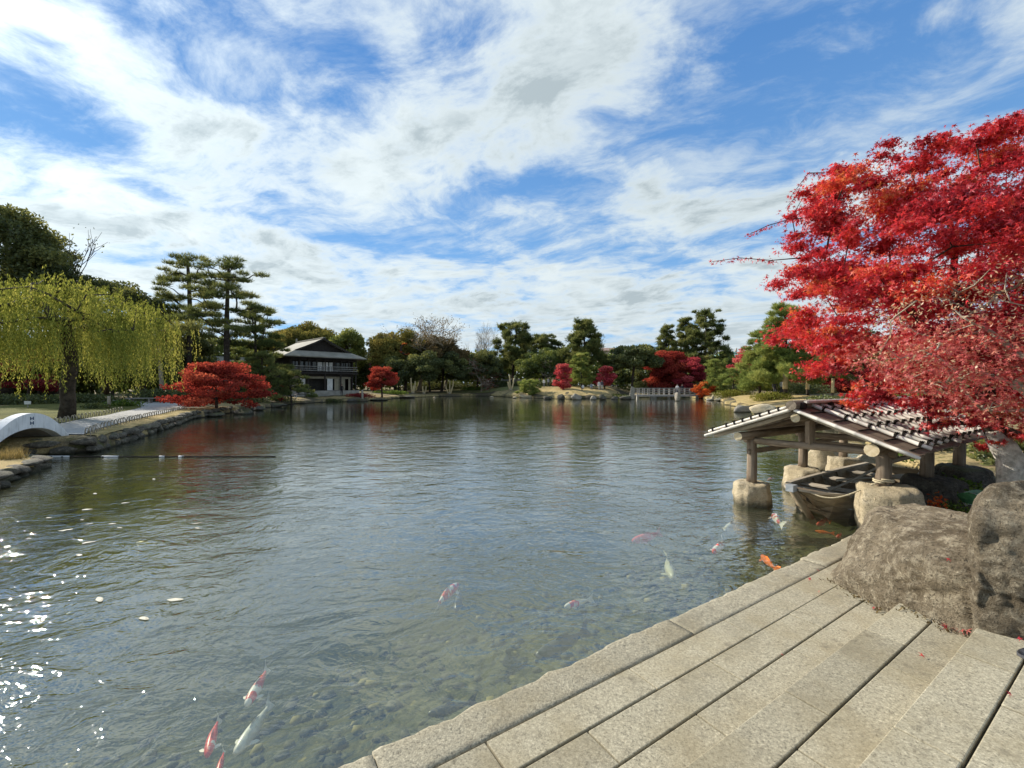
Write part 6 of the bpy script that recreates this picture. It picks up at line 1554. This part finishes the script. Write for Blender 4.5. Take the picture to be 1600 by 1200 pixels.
koi_px('dim grey koi beside the red and white one', (712, 957), (722, 920), 'dark', -.22, .1, 22)

# pebbles and stones on the pond bed beside the kerb: far too many to count
mb = MB(); rnd = random.Random(12)
bases = []
for k in range(5):
    bm = bmesh.new(); bmesh.ops.create_icosphere(bm, subdivisions=1, radius=1)
    for v in bm.verts: v.co *= 1 + .25 * mnoise.noise(v.co * 1.3 + Vector((k * 7, 0, 0)))
    bases.append((np.array([v.co[:] for v in bm.verts]), [[v.index for v in f.verts] for f in bm.faces])); bm.free()
for i in range(900):
    t = rnd.uniform(-3, 8.5); d = rnd.uniform(.05, 1) ** 1.5 * 2.6; p = DK(t, -2.36 - d); V, Fq = rnd.choice(bases); s = rnd.uniform(.02, .065)
    mb.cur = 0 if rnd.random() < .9 else 1
    mb.add(V * np.array([s * rnd.uniform(.8, 1.5), s * rnd.uniform(.8, 1.4), s * .6]) + np.array([p.x, p.y, ground_z(p.x, p.y) + .01]), Fq)
tag(mb.build('pebbles', [mat_plain('drowned pebble', (.05, .055, .03), (.125, .12, .07), 3, .8, .004, world=True), mat_plain('yellow drowned pebble', (.20, .175, .06), (.30, .26, .11), 3, .8, .004, world=True)], None, True), 'pebbles on the pond bed beside the kerb', kind='stuff')

# ------------------------------------------------------------------ small things on the terrace and behind the boulders
def fallen(label, px, py, z, mat='lf_maple', size=.055, rz=None, t=.5):
    p = P(px, py, z); V, Fc = star_leaves(np.zeros((1, 3)), size, .9); me = np_mesh('fallen_leaf', V, Fc, M[mat], np.full(5, t)); me.transform(Matrix.Translation((0, 0, -float(V[:, 2].min()) + .003)))
    o = link('fallen_leaf', me, None, p + Vector((0, 0, .002)), (0, 0, random.uniform(0, 6))); return tag(o, label, 'leaf', 'fallen maple leaves on the terrace')
for lb, px, py, z, t in (('fallen red leaf on the dark joint in the middle of the terrace', 1222, 1026, ZA, .6), ('fallen red leaf on the slab near the kerb, closest to the pond', 1279, 893, ZA, .5), ('fallen red leaf left of the wide boulder on the second slab row', 1280, 926, ZA, .6), ('fallen red leaf near the boulder tip on the kerb side', 1266, 908, ZA, .4),
    ('fallen pink red leaf at the front foot of the wide boulder', 1364, 952, ZA, .3), ('second fallen leaf in the pair at the foot of the wide boulder', 1374, 955, ZA, .45), ('fallen red leaf on the pale slab below the wide boulder', 1441, 1028, ZB, .7), ('fallen red leaf lying in the wide joint near the frame edge', 1578, 1090, ZC, .2), ('fallen red leaf below the tall boulder beside the shoe', 1592, 1003, ZC, .4), ('fallen brown red leaf lying on top of the wide boulder face', 1482, 878, .78, .6)):
    fallen(lb, px, py, z, t=t)
C = np.array([tuple(P(1505 + random.gauss(0, 12), 984 + random.gauss(0, 4), ZB) + Vector((0, 0, random.uniform(.005, .05)))) for _ in range(46)]); V, Fc = star_leaves(C, .055, .5)
tag(link('leaf_litter', np_mesh('leaf_litter', V, Fc, M['lf_bronze'], np.repeat(RNG.uniform(0, .5, len(C)), 5))), 'heap of curled red leaves in the gap between the two boulders', kind='stuff')
lit = []
for i in range(150):
    f = random.random(); a = Vector((3.17, 4.30, 0)).lerp(Vector((3.22, 3.12, 0)), f); sd = a.dot(PP) ; zz = ZA if sd < -1.27 else ZB if sd < -.77 else ZC
    lit.append((a.x + random.gauss(-.01, .035), a.y + random.gauss(0, .02), zz + random.uniform(.004, .014)))
V, Fc = leaf_quads(np.array(lit), .028, .8, 2.2)
tag(link('grit', np_mesh('grit', V, Fc, M['lf_brown'], RNG.uniform(0, .7, len(Fc)))), 'brown leaf crumbs and grit gathered along the foot of the boulder', kind='stuff')
# green glazed bowl with a wavy rim
put_rock('low flat stone under the green glazed bowl', XY(1520, 6.0, .26), (.36, .28, .19), 'dark_rock', seed=45)
bc = XY(1523, 6.0, .40); root = thing('ceramic_bowl', 'green glazed bowl with wavy rim on a cream foot behind the boulders', 'bowl', bc)
n = 40; prof_ = [(.07, .0), (.10, .01), (.12, .05), (.155, .11), (.175, .17)]; rows = []
for r, z in prof_:
    rows.append([(r * math.cos(2 * math.pi * k / n) * 1.05, r * math.sin(2 * math.pi * k / n), z + (z / .17) ** 3 * .045 * math.sin(2 * 2 * math.pi * k / n + .6)) for k in range(n + 1)])
mb = MB()
for i in range(len(rows) - 1):
    mb.cur = 1 if i < 2 else 0; mb.quadstrip(rows[i], rows[i + 1])
inner = [[(x * .90, y * .90, z + .004) for x, y, z in r] for r in rows[1:]]; mb.cur = 0
for i in range(len(inner) - 1): mb.quadstrip(inner[i], inner[i + 1])
mb.quadstrip(rows[-1], inner[-1]); mb.build('bowl', [M['glaze'], M['glaze_white']], root, True)
mb = MB(); mb.tube([(.085 * math.cos(a), .085 * math.sin(a), z) for a, z in [(0, 0)]] + [(0, 0, .0)], .01, 4) if False else mb.tube([(0, 0, -.02), (0, 0, .02)], [.085, .10], 16); mb.build('foot', M['glaze_white'], root, True)
mb = MB(); mb.tube([(0, 0, .05), (.005, 0, .12), (0, 0, .16)], [.018, .012, .016], 8); mb.build('spout', M['float'], root, True)
def tuft(name, label, c, r, h, mat, n=160, leaf=.07, cat='plant'):
    root = thing(name, label, cat, c); mb = MB()
    for k in range(5): mb.tube([(0, 0, -.02), (r * .5 * math.cos(k * 1.3), r * .5 * math.sin(k * 1.3), h * .7)], [.008, .003], 4)
    mb.build('stem', M['bark'], root)
    C = RNG.normal(0, 1, (n, 3)) * np.array([r * .5, r * .5, h * .3]) + np.array([0, 0, h * .5]); C[:, 2] = np.abs(C[:, 2]); V, Fc = leaf_quads(C, leaf, .4, 1.7); link('leaves', np_mesh('leaves', V, Fc, M[mat], RNG.uniform(0, 1, n)), root)
tuft('moss_clump', 'bright green moss clump beside the glazed bowl', XY(1494, 5.9, .30), .2, .16, 'lf_greengrass', 420, .035)
tuft('seedling', 'small orange brown maple seedling behind the wide boulder', XY(1462, 5.85, .31), .13, .24, 'lf_orange', 130, .05)
tuft('fern', 'dark green fern in the shade under the eave', XY(1545, 6.3, .24), .25, .22, 'lf_greengrass', 160, .07)
tuft('weed', 'dark weeds in the shade behind the rear boathouse posts', XY(1500, 7.6, .24), .35, .2, 'lf_greengrass', 200, .07)
tuft('grass_clump', 'sunlit green grass clump between the boat and the bank', XY(1392, 10.6, .25), .5, .25, 'lf_greengrass', 300, .08)

# toe of a black shoe at the frame edge
sp = P(1593, 1026, ZC); root = thing('shoe', 'toe of a black shoe standing on the slab at the frame edge', 'shoe', sp, math.atan2(-.25, 1))
secs = [(0.0, .012, .022), (.012, .030, .040), (.04, .042, .052), (.08, .047, .060), (.13, .043, .075), (.18, .036, .092), (.24, .034, .098), (.275, .028, .095)]
mb = MB(); n = 12; V = []
for x, w, h in secs:
    for k in range(n):
        a = math.pi * k / (n - 1); V.append((x, w * math.cos(a), .018 + (h - .018) * math.sin(a) ** .8))
mb.add(V, [(i * n + k, i * n + k + 1, (i + 1) * n + k + 1, (i + 1) * n + k) for i in range(len(secs) - 1) for k in range(n - 1)] + [tuple(range(n)), tuple((len(secs) - 1) * n + k for k in range(n))[::-1]]); mb.build('upper', M['rubber'], root, True)
mb = MB(); L_ = [(x - .004, w * 1.08) for x, w, h in secs]; mb.prism([(x, w) for x, w in L_] + [(x, -w) for x, w in L_[::-1]], .002, .020); mb.build('sole', M['sole'], root)

# pale flat patches on the pond, standing in for glints
rnd = random.Random(77)
glint_mat = mat_plain('pale painted glint', (.30, .27, .18), (.56, .53, .42), 20, .6, .001, vary=.25)
glint_me = []
for k in range(4):
    mb = MB(); n = 10; ring = [(.5 * math.cos(2 * math.pi * i / n) * (1 + .15 * rnd.uniform(-1, 1)), .20 * math.sin(2 * math.pi * i / n) * (1 + .2 * rnd.uniform(-1, 1)), .05 * rnd.uniform(0, 1)) for i in range(n)]
    mb.add(ring + [(x, y, z - .03) for x, y, z in ring], [tuple(range(n)), tuple(range(n, 2 * n))[::-1]] + [(i, (i + 1) % n, n + (i + 1) % n, n + i) for i in range(n)]); glint_me.append(mb.mesh('water_glint', glint_mat))
for i in range(18):
    f = rnd.random(); px = 190 + rnd.gauss(0, 52) + 60 * (rnd.random() < .4); py = 800 + rnd.gauss(0, 24)
    if rnd.random() < .25: px, py = rnd.uniform(10, 330), rnd.uniform(850, 990)
    p = P(px, max(735, py), .006); o = link('water_glint', rnd.choice(glint_me), None, p, (0, 0, rnd.uniform(-.7, .7))); s_ = rnd.uniform(.06, .16); o.scale = (s_, s_, s_)
    tag(o, 'small pale patch standing in for a glint off the left bank', 'leaf', 'pale patches standing in for glints on the pond')
